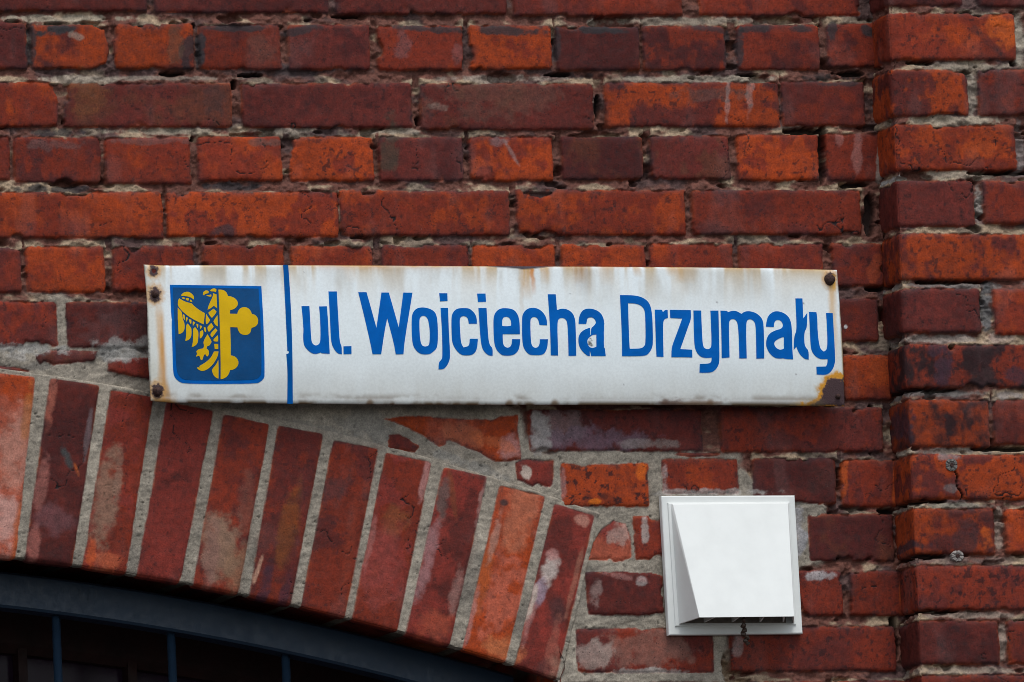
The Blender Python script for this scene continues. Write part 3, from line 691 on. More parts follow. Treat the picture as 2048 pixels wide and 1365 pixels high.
U, Vv = np.meshgrid(np.linspace(0, 1, nu), np.linspace(0, 1, nv))
sx, sy = sign_px(U, Vv)
c = np.ones(U.shape + (3,)) * np.array((.765, .830, .845)); rough = np.zeros(U.shape)
def lay(k, colr, rg=None):
    global c, rough
    k = np.clip(k, 0, 1); c = c * (1 - k[..., None]) + np.array(colr) * k[..., None]
    if rg is not None: rough = np.maximum(rough, k * rg)
nz = lambda fx, fy, sd, o=4: fbm(sx * fx, sy * fy, sd, o)
film = sstep(.45, .72, nz(1 / 38., 1 / 160., 801)) * (1 - sstep(560, 640, sy)) + sstep(705, 800, sy) * (.45 + .6 * nz(1 / 24., 1 / 120., 802, 6))
lay(film * .60, (.50, .485, .43))
lay(sstep(.52, .7, nz(1 / 90., 1 / 60., 803)) * .10, (.55, .58, .58))
TAN = (.54, .33, .13); ORA = (.56, .22, .04); BRN = (.16, .085, .05); DK = (.060, .034, .036)
tin = sstep(.40, .62, nz(1 / 26., 1 / 300., 804))
ty = np.interp(sx, TOPX, TOPY); dt = sy - ty
lay(tin * np.exp(-np.clip(dt, 0, 999) / 28) * 1.0, (.50, .36, .18))
lay(np.exp(-np.clip(dt, 0, 99) / 2.6) * sstep(.42, .55, nz(1 / 40., 1 / 40., 805)) * .9, (.33, .17, .07), .6)
lay(np.exp(-np.clip(dt - 1, 0, 99) / 4.5) * sstep(600, 660, sx) * sstep(930, 860, sx) * .95, (.48, .27, .10), .4)
for (x, w, ln_, st, cc) in [(1052, 11, 70, .75, TAN), (1064, 5, 60, .8, ORA), (1090, 10, 38, .6, TAN), (1040, 5, 120, .35, TAN), (1160, 17, 36, .7, TAN), (1164, 22, 60, .3, BRN),
                            (1372, 24, 34, .75, TAN), (1378, 20, 62, .45, (.45, .38, .28)), (1275, 10, 22, .6, TAN), (1212, 18, 40, .35, TAN), (1390, 30, 110, .22, (.42, .38, .30)),
                            (436, 13, 34, .5, (.42, .36, .26)), (436, 26, 60, .35, (.45, .41, .33)), (560, 16, 40, .3, (.45, .4, .32)), (790, 30, 60, .45, (.46, .40, .32)), (850, 18, 80, .28, (.5, .47, .42)),
                            (1510, 12, 22, .4, (.42, .37, .3)), (660, 26, 60, .22, (.5, .47, .42)), (700, 16, 36, .3, TAN), (1340, 14, 20, .5, TAN), (960, 30, 40, .2, TAN)]:
    wv = (fbm(sy / 22., sx * 0 + x, 806, 3) - .5) * 9
    lay(sstep(1.2, .3, np.abs(sx - x - wv - dt * .03) / w * (1 + .25 * (nz(.3, .05, 807) - .5))) * np.clip(1 - dt / ln_, 0, 1) ** .8 * st * 1.25 * (.8 + .6 * nz(1 / 4., 1 / 60., 808)), cc)
# left edge: long run of rust below the bolts
lx = sx - (1 - (sy - 530) / 275.) * 0 - 288 - (sy - 530) * .046
lay(sstep(36, 8, lx) * (.35 + .5 * nz(1 / 18., 1 / 50., 809)) * .75, (.55, .50, .36))
lay(sstep(13, 2, np.abs(lx - 23 - 4 * nz(1 / 8., 1 / 60., 810))) * sstep(596, 640, sy) * (.35 + .75 * nz(1 / 7., 1 / 50., 811)), (.60, .34, .12))
lay(sstep(6, 1, np.abs(lx - 27)) * sstep(640, 700, sy) * (.4 + .4 * nz(1 / 9., 1 / 30., 812)), (.58, .25, .04))
lay(sstep(9, 2, np.abs(lx - 31 - (sy - 760) * .12)) * sstep(745, 790, sy) * .75, (.42, .21, .05), .3)
lay(sstep(3.5, .5, np.abs(lx)) * sstep(.42, .55, nz(1 / 6., 1 / 9., 813)) * .9, (.10, .10, .10), .7)
lay(sstep(4, .5, lx) * .6, (.25, .24, .20), .5)
# bottom edge smudges
by = np.interp(U, [0, .03, .3, .8, .97, 1], [802, 806, 809, 810.5, 812.5, 813]); db = by - sy
lay(np.exp(-np.clip(db - 1, 0, 99) / 8.) * (.25 + .75 * sstep(.42, .58, nz(1 / 34., 1 / 60., 814, 6))) * 1.1, (.17, .115, .065), .3)
lay(np.exp(-np.clip(db - 13, -30, 99) ** 2 / 50.) * sstep(.45, .68, nz(1 / 40., 1 / 25., 815, 6)) * .6, (.24, .20, .16))
lay(np.exp(-(np.clip(db - 9, -30, 99)) ** 2 / 5.) * .35, (.78, .80, .80))
lay((sstep(1.3, .6, np.abs(sx - 332) / 22) * np.exp(-np.clip(db, 0, 99) / 9)) * .9, (.40, .20, .04), .4)
for x in (1020, 740, 1110, 1330, 1420):
    lay(sstep(1.3, .4, np.hypot((sx - x) / 9, db / 12)) * .85, (.16, .085, .03), .5)
lay(sstep(1.3, .4, np.hypot((sx - 1340) / 30, db / 13) + (nz(.1, .2, 816) - .5)) * .8, (.13, .075, .06), .5)
lay(sstep(1.3, .4, np.hypot((sx - 1400) / 60, db / 10) + (nz(.1, .2, 817) - .5)) * .6, (.22, .13, .08), .5)
# bolt halos
for (x, y, r, d_) in [(307, 541, 11, 1), (309, 589, 14, 1), (314, 783, 14, 1), (1660, 558, 13, 1), (1682, 792, 16, 0)]:
    q = np.hypot(sx - x, (sy - y) * .8) / r + (nz(1 / 4., 1 / 4., 820, 3) - .5) * .7
    lay(sstep(1.75, .8, q) * .85, (.56, .30, .09), .3); lay(sstep(.98, .70, q), DK, 1)
# right bolt: streak and rusty edge
rx = sx - 1660 - (sy - 558) * .03
lay(sstep(11, 2, np.abs(rx - 2 + (nz(1 / 9., 1 / 40., 821) - .5) * 8)) * sstep(560, 575, sy) * np.clip(1 - (sy - 560) / 190, 0, 1) ** .7 * .85, (.58, .33, .09))
lay(sstep(6, 1, np.abs(rx + 2 - 9)) * sstep(545, 556, sy) * sstep(590, 575, sy) * .9, (.60, .30, .02))
re = 1675 + (sy - 540) * .057 - sx
lay(sstep(5, 1, re) * sstep(.3, .6, nz(1 / 6., 1 / 20., 822) + (sy - 640) / 300) * .9, (.30, .16, .05), .6)
lay(sstep(22, 6, re) * sstep(640, 700, sy) * sstep(790, 700, sy) * .35, (.50, .42, .26))
corner = [(1696, 750), (1682, 752), (1668, 750), (1652, 756), (1644, 768), (1636, 778), (1640, 790), (1632, 800), (1614, 808), (1590, 816), (1700, 820)]
sdc = sdpoly(sx, sy, corner) + (nz(1 / 7., 1 / 7., 823) - .5) * 14
lay(sstep(14, -2, sdc) * .8, (.50, .38, .20)); lay(sstep(7, 0, sdc), (.60, .26, .006), .5); lay(sstep(-4, -8, sdc + (nz(1 / 4., 1 / 4., 824) - .5) * 5), (.055, .027, .030), 1)
lay(sstep(22, 0, np.hypot((sx - 1632) / 1.4, sy - 812)) * .8, (.12, .085, .05), .5)
# enamel gone along the top by the dent
lay(sstep(1.2, -.8, dt - np.interp(sx, [970, 985, 1030, 1045, 1062, 1090, 1114], [-2, 1.2, 4.2, 6.0, 5.2, 2.0, -2])), (.05, .042, .055), 1)
# small chips
for (x, y, r) in [(1432 + 0, 606, 2.2), (1605, 608, 2.5), (607, 545, 1.2), (1140, 588, 1.3), (1590, 750, 2), (1247, 770, 1.4)]:
    lay(sstep(1.3, .5, np.hypot(sx - x, sy - y) / r) * .7, (.20, .20, .21))
q = np.hypot((sx - 1179) / 5.5, (sy - 686) / 9) + (nz(1 / 3., 1 / 3., 825, 3) - .5) * 1.6
lay(sstep(1.0, .4, q) * .9, (.09, .085, .08), .7)
dpt = bulge(U, Vv)
edge = np.minimum(np.minimum(U * 1387, (1 - U) * 1389), np.minimum(Vv, 1 - Vv) * 275)
dpt = dpt - .0022 * np.exp(-edge / 3.0) + (nz(1 / 110., 1 / 90., 826, 2) - .5) * .0016
X0, Y0, Z0 = P(sx, sy, SD); Y0 = -dpt + 0 * X0
hole_ = np.hypot(.5 * (sx[:-1, :-1] + sx[1:, 1:]) - 307.5, .5 * (sy[:-1, :-1] + sy[1:, 1:]) - 542.5) < 4.6
plate = gridmesh(X0, Y0, Z0, np.concatenate([c, rough[..., None]], -1)[:, :, :], ~hole_)
po = link('plate', plate, M_ENAMEL, sign)
# wrong-way faces do not matter to the renderer; a real sheet has thickness though
sm = po.modifiers.new('thickness', 'SOLIDIFY'); sm.thickness = .0016; sm.offset = 1

def smooth_poly(pts, lim=58):
    out = []; n = len(pts)
    for i in range(n):
        a, b, c_ = np.array(pts[i - 1], float), np.array(pts[i], float), np.array(pts[(i + 1) % n], float)
        v1 = b - a; v2 = c_ - b
        an = abs(math.degrees(math.atan2(v1[0] * v2[1] - v1[1] * v2[0], v1 @ v2)))
        if an < lim and an > 3: out += [tuple(b - v1 * .25), tuple(b + v2 * .25)]
        else: out.append(tuple(b))
    return out
def flat_shape(name, loops, mat, parent, lift, thick=.0004, label=None):
    """loops in photo px; even-odd filled; laid on the curved plate"""
    cu = bpy.data.curves.new('c', 'CURVE'); cu.dimensions = '2D'; cu.fill_mode = 'BOTH'; cu.extrude = .01
    for lp in loops:
        lp = smooth_poly(smooth_poly(lp)); sp = cu.splines.new('POLY'); sp.points.add(len(lp) - 1); sp.use_cyclic_u = True
        for p_, (x, y) in zip(sp.points, lp): p_.co = (x * .01, -y * .01, 0, 1)
    o = bpy.data.objects.new('tmp', cu); C.objects.link(o); bpy.context.view_layer.update()
    dg = bpy.context.evaluated_depsgraph_get(); me = bpy.data.meshes.new_from_object(o.evaluated_get(dg))
    bpy.data.objects.remove(o); bpy.data.curves.remove(cu)
    import bmesh
    bm = bmesh.new(); bm.from_mesh(me)
    ys = [v.co.y for v in bm.verts]; xs2 = [v.co.x for v in bm.verts]
    for a0, lo, hi, st in ((1, min(ys), max(ys), .08), (0, min(xs2), max(xs2), .4)):
        q = lo + st
        while q < hi - .01:
            pl = (0, q, 0) if a0 else (q, 0, 0)
            bmesh.ops.bisect_plane(bm, geom=bm.verts[:] + bm.edges[:] + bm.faces[:], plane_co=pl, plane_no=(0, 1, 0) if a0 else (1, 0, 0)); q += st
    bm.to_mesh(me); bm.free()
    co = np.empty(len(me.vertices) * 3, np.float32); me.vertices.foreach_get('co', co); co = co.reshape(-1, 3)
    x = co[:, 0] * 100.0; y = -co[:, 1] * 100.0
    X, Y, Z = P(x, y, SD); u, v = px_uv(x, y)
    d = bulge(u, v) + (fbm(x / 110., y / 90., 826, 2) - .5) * .0016 + lift + np.where(co[:, 2] > 0, thick / 2, -.0006)
    co = np.stack([X, -d, Z], -1).astype(np.float32); me.vertices.foreach_set('co', co.ravel()); me.update()
    return link(name, me, mat, parent, label)
def fr(o, s, pts): return [(o[0] + x / s, o[1] + y / s) for x, y in pts]
K = 7.314
A1, A2, A3, A4, A5 = (590, 570), (820, 570), (1040, 570), (1230, 580), (1420, 580)
LET = [
 (A1, [(78,320),(192,320),(200,500),(214,780),(225,850),(250,885),(290,900),(330,880),(352,840),(355,700),(345,450),(335,325),(448,322),(460,500),(475,780),(490,1018),(370,1012),(355,998),(310,1018),(240,1018),(170,970),(120,910),(103,850),(98,740),(105,690),(95,520),(85,400)]),
 (A1, [(478,103),(600,103),(605,300),(625,700),(632,800),(645,870),(665,910),(668,1022),(610,1015),(560,960),(520,880),(505,780),(490,450)]),
 (A1, [(692,908),(808,905),(810,1020),(694,1022)]),
 (A1, [(915,113),(1035,113),(1175,640),(1255,118),(1362,118),(1502,632),(1575,118),(1708,120),(1585,830),(1572,1022),(1460,1025),(1440,900),(1335,495),(1290,700),(1245,1022),(1120,1022),(1090,880),(1000,480)]),
 (A2, [(10,500),(25,420),(65,365),(120,338),(210,336),(290,360),(350,400),(378,460),(390,560),(395,720),(390,880),(370,945),(320,990),(270,1025),(150,1025),(80,975),(25,890),(10,720)]),
 (A2, [(180,455),(225,470),(255,520),(270,620),(278,720),(272,860),(255,900),(200,912),(160,895),(138,840),(125,720),(122,520),(140,475)]),
 (A2, [(420,127),(538,127),(540,240),(430,247)]),
 (A2, [(437,343),(545,343),(555,700),(572,1000),(572,1080),(550,1150),(520,1200),(475,1242),(407,1242),(410,1135),(455,1095),(462,1040),(455,700)]),
 (A2, [(965,575),(965,500),(940,430),(890,375),(840,345),(710,345),(650,370),(605,430),(592,520),(597,800),(615,880),(660,960),(740,1038),(880,1038),(940,1000),(970,930),(980,795),(862,795),(858,870),(840,905),(770,922),(735,870),(722,740),(712,520),(730,475),(770,460),(820,475),(840,510),(848,575)]),
 (A2, [(975,132),(1097,132),(1102,252),(985,256)]),
 (A2, [(990,345),(1108,345),(1120,600),(1135,820),(1160,900),(1198,930),(1198,1042),(1140,1040),(1080,990),(1040,920),(1020,800),(1005,600)]),
 (A2, [(1595,728),(1590,540),(1565,440),(1510,370),(1430,348),(1330,346),(1270,375),(1225,430),(1205,520),(1215,840),(1250,950),(1300,1005),(1350,1042),(1490,1040),(1560,990),(1590,920),(1600,802),(1482,800),(1478,870),(1455,915),(1410,928),(1365,905),(1345,850),(1343,728)]),
 (A2, [(1335,608),(1335,520),(1355,480),(1400,468),(1445,490),(1470,550),(1465,605),(1400,613)]),
 (A2, [(1993,598),(1990,520),(1960,440),(1900,375),(1830,342),(1740,342),(1680,375),(1640,430),(1625,500),(1630,850),(1660,950),(1730,1028),(1800,1035),(1930,1033),(1975,980),(2000,900),(2005,802),(1888,802),(1885,870),(1865,915),(1820,930),(1780,910),(1755,850),(1745,540),(1760,490),(1800,472),(1845,485),(1870,530),(1882,592)]),
 (A3, [(400,142),(515,142),(530,375),(600,350),(690,365),(760,420),(795,510),(800,620),(812,1042),(700,1045),(692,800),(682,560),(655,505),(600,485),(550,505),(535,560),(535,700),(545,1040),(440,1038),(430,700),(415,400)]),
 (A3, [(845,578),(850,490),(880,410),(930,360),(1020,350),(1110,375),(1180,430),(1213,510),(1215,560),(1222,575),(1214,600),(1217,660),(1210,700),(1214,780),(1211,850),(1218,900),(1212,920),(1228,930),(1242,1048),(1030,1046),(1020,1000),(1008,960),(1010,1046),(975,1045),(900,980),(850,900),(838,800),(855,730),(910,670),(1000,635),(1010,640),(1014,740),(1024,740),(1024,640),(1070,605),(1103,560),(1085,510),(1050,482),(995,482),(968,505),(958,578)]),
 (A3, [(1103,735),(1105,910),(1060,930),(1010,925),(975,880),(968,820),(985,785),(1030,752),(1055,735)]),
 (A3, [(1452,155),(1630,157),(1740,175),(1830,220),(1885,290),(1910,400),(1920,560),(1928,850),(1915,930),(1870,1010),(1810,1052),(1480,1050),(1478,860),(1465,500)]),
 (A3, [(1567,275),(1680,280),(1760,310),(1805,370),(1815,450),(1822,860),(1800,910),(1750,940),(1590,942),(1580,800),(1570,500)]),
 (A4, [(565,297),(668,300),(683,335),(718,300),(752,302),(755,420),(705,435),(683,480),(685,700),(692,990),(590,985),(580,800),(570,500)]),
 (A4, [(787,300),(1090,305),(1095,430),(1060,520),(935,875),(1108,885),(1112,1000),(1040,995),(808,993),(808,850),(880,660),(965,430),(790,420)]),
 (A4, [(1130,310),(1242,310),(1245,450),(1255,720),(1268,840),(1300,872),(1345,880),(1385,855),(1392,780),(1385,500),(1378,312),(1495,312),(1500,700),(1508,1050),(1490,1120),(1450,1180),(1390,1220),(1220,1220),(1222,1092),(1350,1090),(1390,1065),(1395,1000),(1310,1008),(1230,990),(1170,920),(1140,820),(1132,550)]),
 (A5, [(135,312),(230,315),(245,335),(300,315),(370,318),(440,360),(490,325),(560,318),(650,345),(720,400),(758,470),(765,600),(775,1012),(660,1015),(655,780),(648,520),(620,460),(570,435),(525,450),(508,500),(508,700),(518,1012),(410,1012),(400,700),(388,510),(360,450),(315,432),(270,450),(255,500),(258,700),(265,998),(150,1008),(145,600)]),
 (A5, [(798,548),(805,480),(830,390),(900,330),(970,318),(1060,345),(1130,400),(1165,480),(1178,600),(1185,900),(1198,1025),(1080,1020),(1055,1008),(1010,1015),(940,1010),(860,950),(810,860),(798,790),(815,700),(860,640),(940,600),(1020,580),(1050,540),(1040,490),(1005,450),(950,450),(920,480),(912,552)]),
 (A5, [(1060,700),(1062,870),(1010,888),(960,870),(918,820),(920,770),(970,730),(1030,705)]),
 (A5, [(1235,132),(1338,132),(1345,428),(1405,345),(1400,560),(1360,620),(1358,760),(1370,840),(1425,900),(1425,1028),(1370,1022),(1300,960),(1262,890),(1245,840),(1205,885),(1210,690),(1250,600),(1240,300)]),
 (A5, [(1432,330),(1540,335),(1550,400),(1555,640),(1575,800),(1600,880),(1645,912),(1690,885),(1700,780),(1690,500),(1682,345),(1778,348),(1790,600),(1812,1000),(1810,1080),(1780,1170),(1720,1235),(1660,1252),(1545,1245),(1540,1132),(1680,1128),(1702,1085),(1702,1020),(1600,1025),(1520,980),(1465,900),(1450,800),(1440,560)]),
]
flat_shape('lettering', [fr(o_, K, p_) for o_, p_ in LET], M_BLUE, sign, .0003)
flat_shape('divider_stripe', [[(565.7,530.5),(575.7,530.5),(578,580),(582,710),(584,780),(585,808.5),(574,808.5),(573,740),(570,710),(575,708),(575,704),(572,703),(569,640)]], paint('stripe_blue_enamel', (0.0, 0.085, 0.33), .34, .12, .05, 40), sign, .0003)
shield = flat_shape('shield', [[(338.8,570.5),(521,573.5),(524,650),(527.4,751),(526,758),(520,764),(512,768.5),(440,769),(367,768.5),(356,764),(348,756),(344.5,745),(342,680),(341,645),(342.5,640),(340.5,637)]], M_BLUE, sign, .0003)
flat_shape('shield_field', [[(344,576),(515,578.5),(518,650),(521,746),(518,754),(508,761.5),(440,762),(370,761.5),(360,757),(353,748),(350,730),(347,650)]], M_SHIELD, shield, .0006)
c1 = lambda p_: fr((340, 565), 13.65, p_); c2 = lambda p_: fr((340, 665), 13.65, p_); c5 = lambda p_: fr((380, 615), 17.06, p_); c3 = lambda p_: fr((430, 565), 13.65, p_)
EAGLE = [c1([(270,380),(300,330),(360,285),(430,268),(500,278),(560,320),(610,370),(630,430),(615,485),(560,440),(480,405),(390,388)]),
 c1([(290,440),(330,420),(380,440),(365,475),(330,470)]), c1([(400,455),(440,440),(490,460),(480,510),(440,515),(405,490)]), c1([(515,485),(550,500),(578,535),(560,555),(515,540)]),
 c1([(225,450),(300,500),(400,550),(510,580),(565,590),(610,650),(700,725),(800,795),(915,860),(905,960),(888,1080),(878,1165),(760,1110),(620,1040),(480,950),(350,850),(240,740),(185,650),(185,560),(200,490)]),
 c1([(180,700),(230,760),(290,830),(300,900),(310,1000),(340,1090),(360,1140),(365,1250),(345,1340),(290,1405),(200,1437),(195,1365),(190,1280),(178,1000)]),
 c1([(315,900),(345,890),(372,930),(370,1055),(335,1020)]), c1([(405,970),(455,985),(440,1040),(415,1095),(400,1050)]), c1([(480,1025),(545,1040),(550,1100),(535,1165),(500,1120)]),
 c1([(590,1085),(650,1110),(625,1160),(588,1210),(582,1140)]), c1([(685,1150),(735,1170),(732,1220),(715,1270),(692,1215)]), c1([(775,1195),(840,1215),(815,1265),(785,1300)]),
 c1([(885,1245),(925,1245),(945,1310),(945,1385),(905,1365),(890,1300)]),
 c1([(410,1175),(450,1145),(500,1210),(545,1270),(550,1365),(545,1485),(500,1570),(430,1610),(378,1615),(400,1515),(405,1395),(402,1280)]),
 c1([(600,1270),(650,1245),(700,1310),(735,1365),(735,1495),(720,1655),(690,1715),(620,1765),(555,1787),(580,1695),(590,1565),(590,1365)]),
 c5([(290,850),(385,800),(410,890),(390,990),(340,1060),(290,1090),(280,1000)]),
 c1([(1060,250),(1090,210),(1140,185),(1190,178),(1235,205),(1235,250),(1225,285),(1170,262),(1110,265)]),
 c1([(870,360),(872,300),(900,260),(950,232),(1000,240),(1030,270),(1020,310),(960,325),(915,345),(900,370)]), c1([(950,375),(1040,362),(1090,345),(1105,375),(1090,410),(1040,408)]),
 c1([(1145,310),(1190,330),(1240,345),(1243,500),(1250,730),(1200,690),(1165,655),(1110,700),(1040,745),(990,765),(1010,680),(1050,580),(1105,470),(1140,390)]),
 c1([(1015,840),(1070,800),(1155,740),(1200,780),(1235,820),(1190,900),(1105,990),(1060,940),(1020,880)]), c1([(955,880),(990,950),(1058,1050),(1020,1110),(975,1160),(948,1160),(935,1060),(945,950)]),
 c1([(1260,915),(1265,1225),(1200,1190),(1145,1085),(1190,1010)]), c5([(545,690),(680,555),(755,690),(690,770),(605,860),(570,840),(550,760)]),
 c5([(640,920),(820,740),(885,810),(800,930),(710,1045),(660,1010)]), c5([(755,1110),(900,970),(912,1080),(905,1190),(790,1195),(750,1160)]),
 c2([(1165,335),(1275,335),(1280,475),(1185,475)]),
 c2([(985,70),(1030,150),(1070,220),(1100,280),(1070,330),(1040,380),(975,400),(960,460),(1000,490),(1030,540),(1020,640),(985,678),(955,665),(935,620),(905,620),(880,660),(860,750),(835,778),(800,760),(785,700),(765,660),(720,660),(690,685),(680,660),(705,610),(690,560),(680,535),(740,480),(820,465),(865,460),(885,420),(890,370),(870,300),(900,210),(940,140)]),
 c2([(1165,540),(1285,540),(1275,640),(1235,740),(1150,880),(1050,980),(950,1050),(850,1075),(760,1045),(705,990),(715,970),(790,975),(765,940),(860,885),(960,820),(1060,730),(1120,640)]),
 c2([(1285,770),(1295,1000),(1295,1280),(1230,1255),(1160,1190),(1125,1100),(1110,1030),(1200,930),(1250,850)])]
flat_shape('eagle_emblem', EAGLE, M_YEL, shield, .0009)
flat_shape('half_cross_emblem', [c3([(65,215),(150,215),(230,240),(290,300),(320,390),(400,400),(490,440),(560,500),(595,590),(570,670),(500,740),(420,770),(375,775),(370,875),(570,880),(590,800),(650,725),(730,695),(820,700),(900,750),(940,810),(965,885),(1040,900),(1100,950),(1135,1030),(1135,1110),(1110,1180),(1050,1235),(955,1265),(930,1375),(900,1420),(850,1450),(780,1460),(700,1445),(640,1410),(610,1365),(590,1330),(570,1250),(375,1245),(378,1365),(390,1665),(392,2015),(470,2025),(540,2070),(590,2135),(608,2215),(590,2295),(530,2365),(450,2405),(380,2410),(360,2485),(310,2575),(240,2625),(170,2655),(125,2655),(122,2265),(100,1565),(90,1200),(80,700)])], M_YEL, shield, .0009)

def bolt(x, y, d, r, kind, label=None, tilt=0.):
    """domed or hexagonal rusty fixing with washer, axis along the wall normal"""
    V, Fc = [], []
    prof = [(r * 1.2, 0), (r * 1.25, .0010), (r * 1.05, .0016), (r, .0022), (r * .98, .0045), (r * .75, .0062), (r * .3, .0070), (.0002, .0071)]
    n = 6 if kind == 'hex' else 18
    for i, (rr, hh) in enumerate(prof):
        for k in range(18):
            a = 2 * math.pi * k / 18 + .2
            q = rr
            if kind == 'hex' and 3 <= i <= 5:
                q = rr * math.cos(math.pi / 6) / math.cos(((a % (math.pi / 3)) - math.pi / 6)) * 1.08
            q *= 1 + .07 * math.sin(a * 3 + x)
            V.append(pv(x, y, d) + Vector((q * math.cos(a) * .0 + q * math.cos(a), -hh - tilt * q * math.sin(a), q * math.sin(a))))
    for i in range(len(prof) - 1):
        for k in range(18): Fc.append((i * 18 + k, i * 18 + (k + 1) % 18, (i + 1) * 18 + (k + 1) % 18, (i + 1) * 18 + k))
    Fc.append(tuple((len(prof) - 1) * 18 + k for k in range(18)))
    return link('bolt', pmesh(V, Fc, True), M_RUST, sign, label)
bolt(309.5, 589, SD + .0025, .0042, 'dome', 'rusty bolt on the left edge')
bolt(314.5, 784, SD + .0005, .0055, 'hex', 'rusty bolt in the lower left corner', .1)
bolt(1659, 560, SD + .0010, .0064, 'hex', 'dark hexagonal bolt in the upper right corner')
bolt(1675, 794, SD + .0008, .0032, 'dome', 'small bolt in the rusted lower right corner')

# ------------------------------------------------------------------ white vent cover
vent = empty('vent_cover', pv(1464, 1130, .01), 'square white plastic vent cover with a sloping hood below the sign', 'vent')
bp = [(1322, 992), (1590, 991), (1606, 1268), (1338, 1271)]
def prism(front, d0, d1, bev=0.0, px_in=0.0):
    """slab between depths d0 (back) and d1 (front) from a pixel quad, front edge bevelled"""
    cx = sum(p[0] for p in front) / len(front); cy = sum(p[1] for p in front) / len(front); n = len(front); V = []
    rings = [(d0, 0), (d1 - bev, 0), (d1 - bev * .3, px_in * .3), (d1, px_in)]
    for d, ins in rings:
        for (x, y) in front:
            l = math.hypot(x - cx, y - cy); V.append(pv(x - (x - cx) / l * ins * 1.4, y - (y - cy) / l * ins * 1.4, d1) + Vector((0, d1 - d, 0)))
    Fc = []
    for i in range(len(rings) - 1):
        for k in range(n): Fc.append((i * n + k, i * n + (k + 1) % n, (i + 1) * n + (k + 1) % n, (i + 1) * n + k))
    Fc.append(tuple((len(rings) - 1) * n + k for k in range(n))); Fc.append(tuple(range(n - 1, -1, -1)))
    return V, Fc
V, Fc = prism(bp, .0005, .010, .0022, 2.6)
link('back_plate', pmesh(V, Fc), M_VENT, vent)
V, Fc = prism([(1336, 1006), (1580, 1004), (1593, 1250), (1351, 1253)], .0095, .0125, .0012, 2.2)
link('raised_rim', pmesh(V, Fc), M_VENT, vent)
# hood: open-bottomed wedge with real wall thickness
D0, D1 = .0115, .068
TLp, TRp = pv(1341, 1008, D0), pv(1577, 1006, D0)
TLf, TRf = pv(1346, 1009, D0 + .004), pv(1576, 1007, D0 + .004)
BLb, BRb = pv(1357, 1249, D0), pv(1589, 1247, D0)
BLf, BRf = pv(1399, 1235.5, D1), pv(1588.5, 1233.5, D1)
def shell(offset):
    ctr = (TLp + TRp + BLb + BRb + BLf + BRf) / 6
    def s_(p): return p + (ctr - p).normalized() * offset
    return [s_(p) for p in (TLp, TRp, TLf, TRf, BLb, BRb, BLf, BRf)]
o1 = shell(0); i1 = shell(.0035)
for j in (4, 5, 6, 7): i1[j] = Vector((i1[j].x, i1[j].y, o1[j].z - .0001 * 0))
V = o1 + i1
Fc = [(0, 1, 3, 2), (2, 3, 7, 6), (0, 2, 6, 4), (1, 5, 7, 3)] + [tuple(q + 8 for q in f_) for f_ in [(2, 3, 1, 0), (6, 7, 3, 2), (4, 6, 2, 0), (3, 7, 5, 1)]] + [(4, 6, 14, 12), (6, 7, 15, 14), (7, 5, 13, 15)]
hood = link('hood', pmesh(V, Fc), [M_VENT], vent)
bv = hood.modifiers.new('soft_edges', 'BEVEL'); bv.width = .0016; bv.segments = 3; bv.limit_method = 'ANGLE'; bv.angle_limit = R(25)
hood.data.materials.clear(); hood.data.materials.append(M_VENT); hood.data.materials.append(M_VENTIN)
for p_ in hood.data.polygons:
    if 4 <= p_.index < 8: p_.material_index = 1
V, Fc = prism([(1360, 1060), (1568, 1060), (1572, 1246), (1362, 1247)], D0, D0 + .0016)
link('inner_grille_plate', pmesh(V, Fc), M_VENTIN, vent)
zf = BLf.z
for fx in (.22, .46, .70, .12 + .78):
    pb_ = BLb.lerp(BRb, fx); pf_ = BLf.lerp(BRf, fx)
    pf_ = pb_.lerp(pf_, .93)
    q = [pb_ + Vector((0, -.002, .002)), pf_ + Vector((0, 0, .0035)), pf_ + Vector((0, 0, .012)), pb_ + Vector((0, -.002, .05))]
    w = Vector((.0011, 0, 0))
    V = [p - w for p in q] + [p + w for p in q]
    link('fin', pmesh(V, [(0, 1, 2, 3), (7, 6, 5, 4), (0, 4, 5, 1), (1, 5, 6, 2), (2, 6, 7, 3), (3, 7, 4, 0)]), M_VENT, vent)

# rusty twist of wire hanging out of the hood
wr = [(1486, 1236, .055), (1488, 1246, .052), (1486, 1254, .048), (1490, 1260, .044), (1484, 1266, .042), (1489, 1272, .043), (1496, 1276, .040), (1490, 1280, .038), (1493, 1286, .038), (1499, 1288, .039)]
wp = [pv(*q) for q in wr]
pts = []
for i in range(len(wp) - 1):
    for k in range(5):
        t = k / 5; pts.append(wp[i].lerp(wp[i + 1], t) + Vector((.0010 * math.sin((i * 5 + k) * 1.7), .0010 * math.cos((i * 5 + k) * 1.3), 0)))
V1 = tube(pts, [.0024 + .0010 * math.sin(i * .9) for i in range(len(pts))], 8)
V2 = tube([p + Vector((.0016 * math.cos(i * .8), -.001, .0016 * math.sin(i * .8))) for i, p in enumerate(pts[8:])], .0013, 6)
M_WIRE = paint('rusty_wire', (0.05, 0.028, 0.018), .35, .6, .5, 400, .001)
V, Fc = joinm([V1, V2])
wo = link('hanging_wire', pmesh(V, Fc, True), M_WIRE); wo['label'] = 'short rusty twist of wire hanging from the white vent hood'; wo['category'] = 'wire'

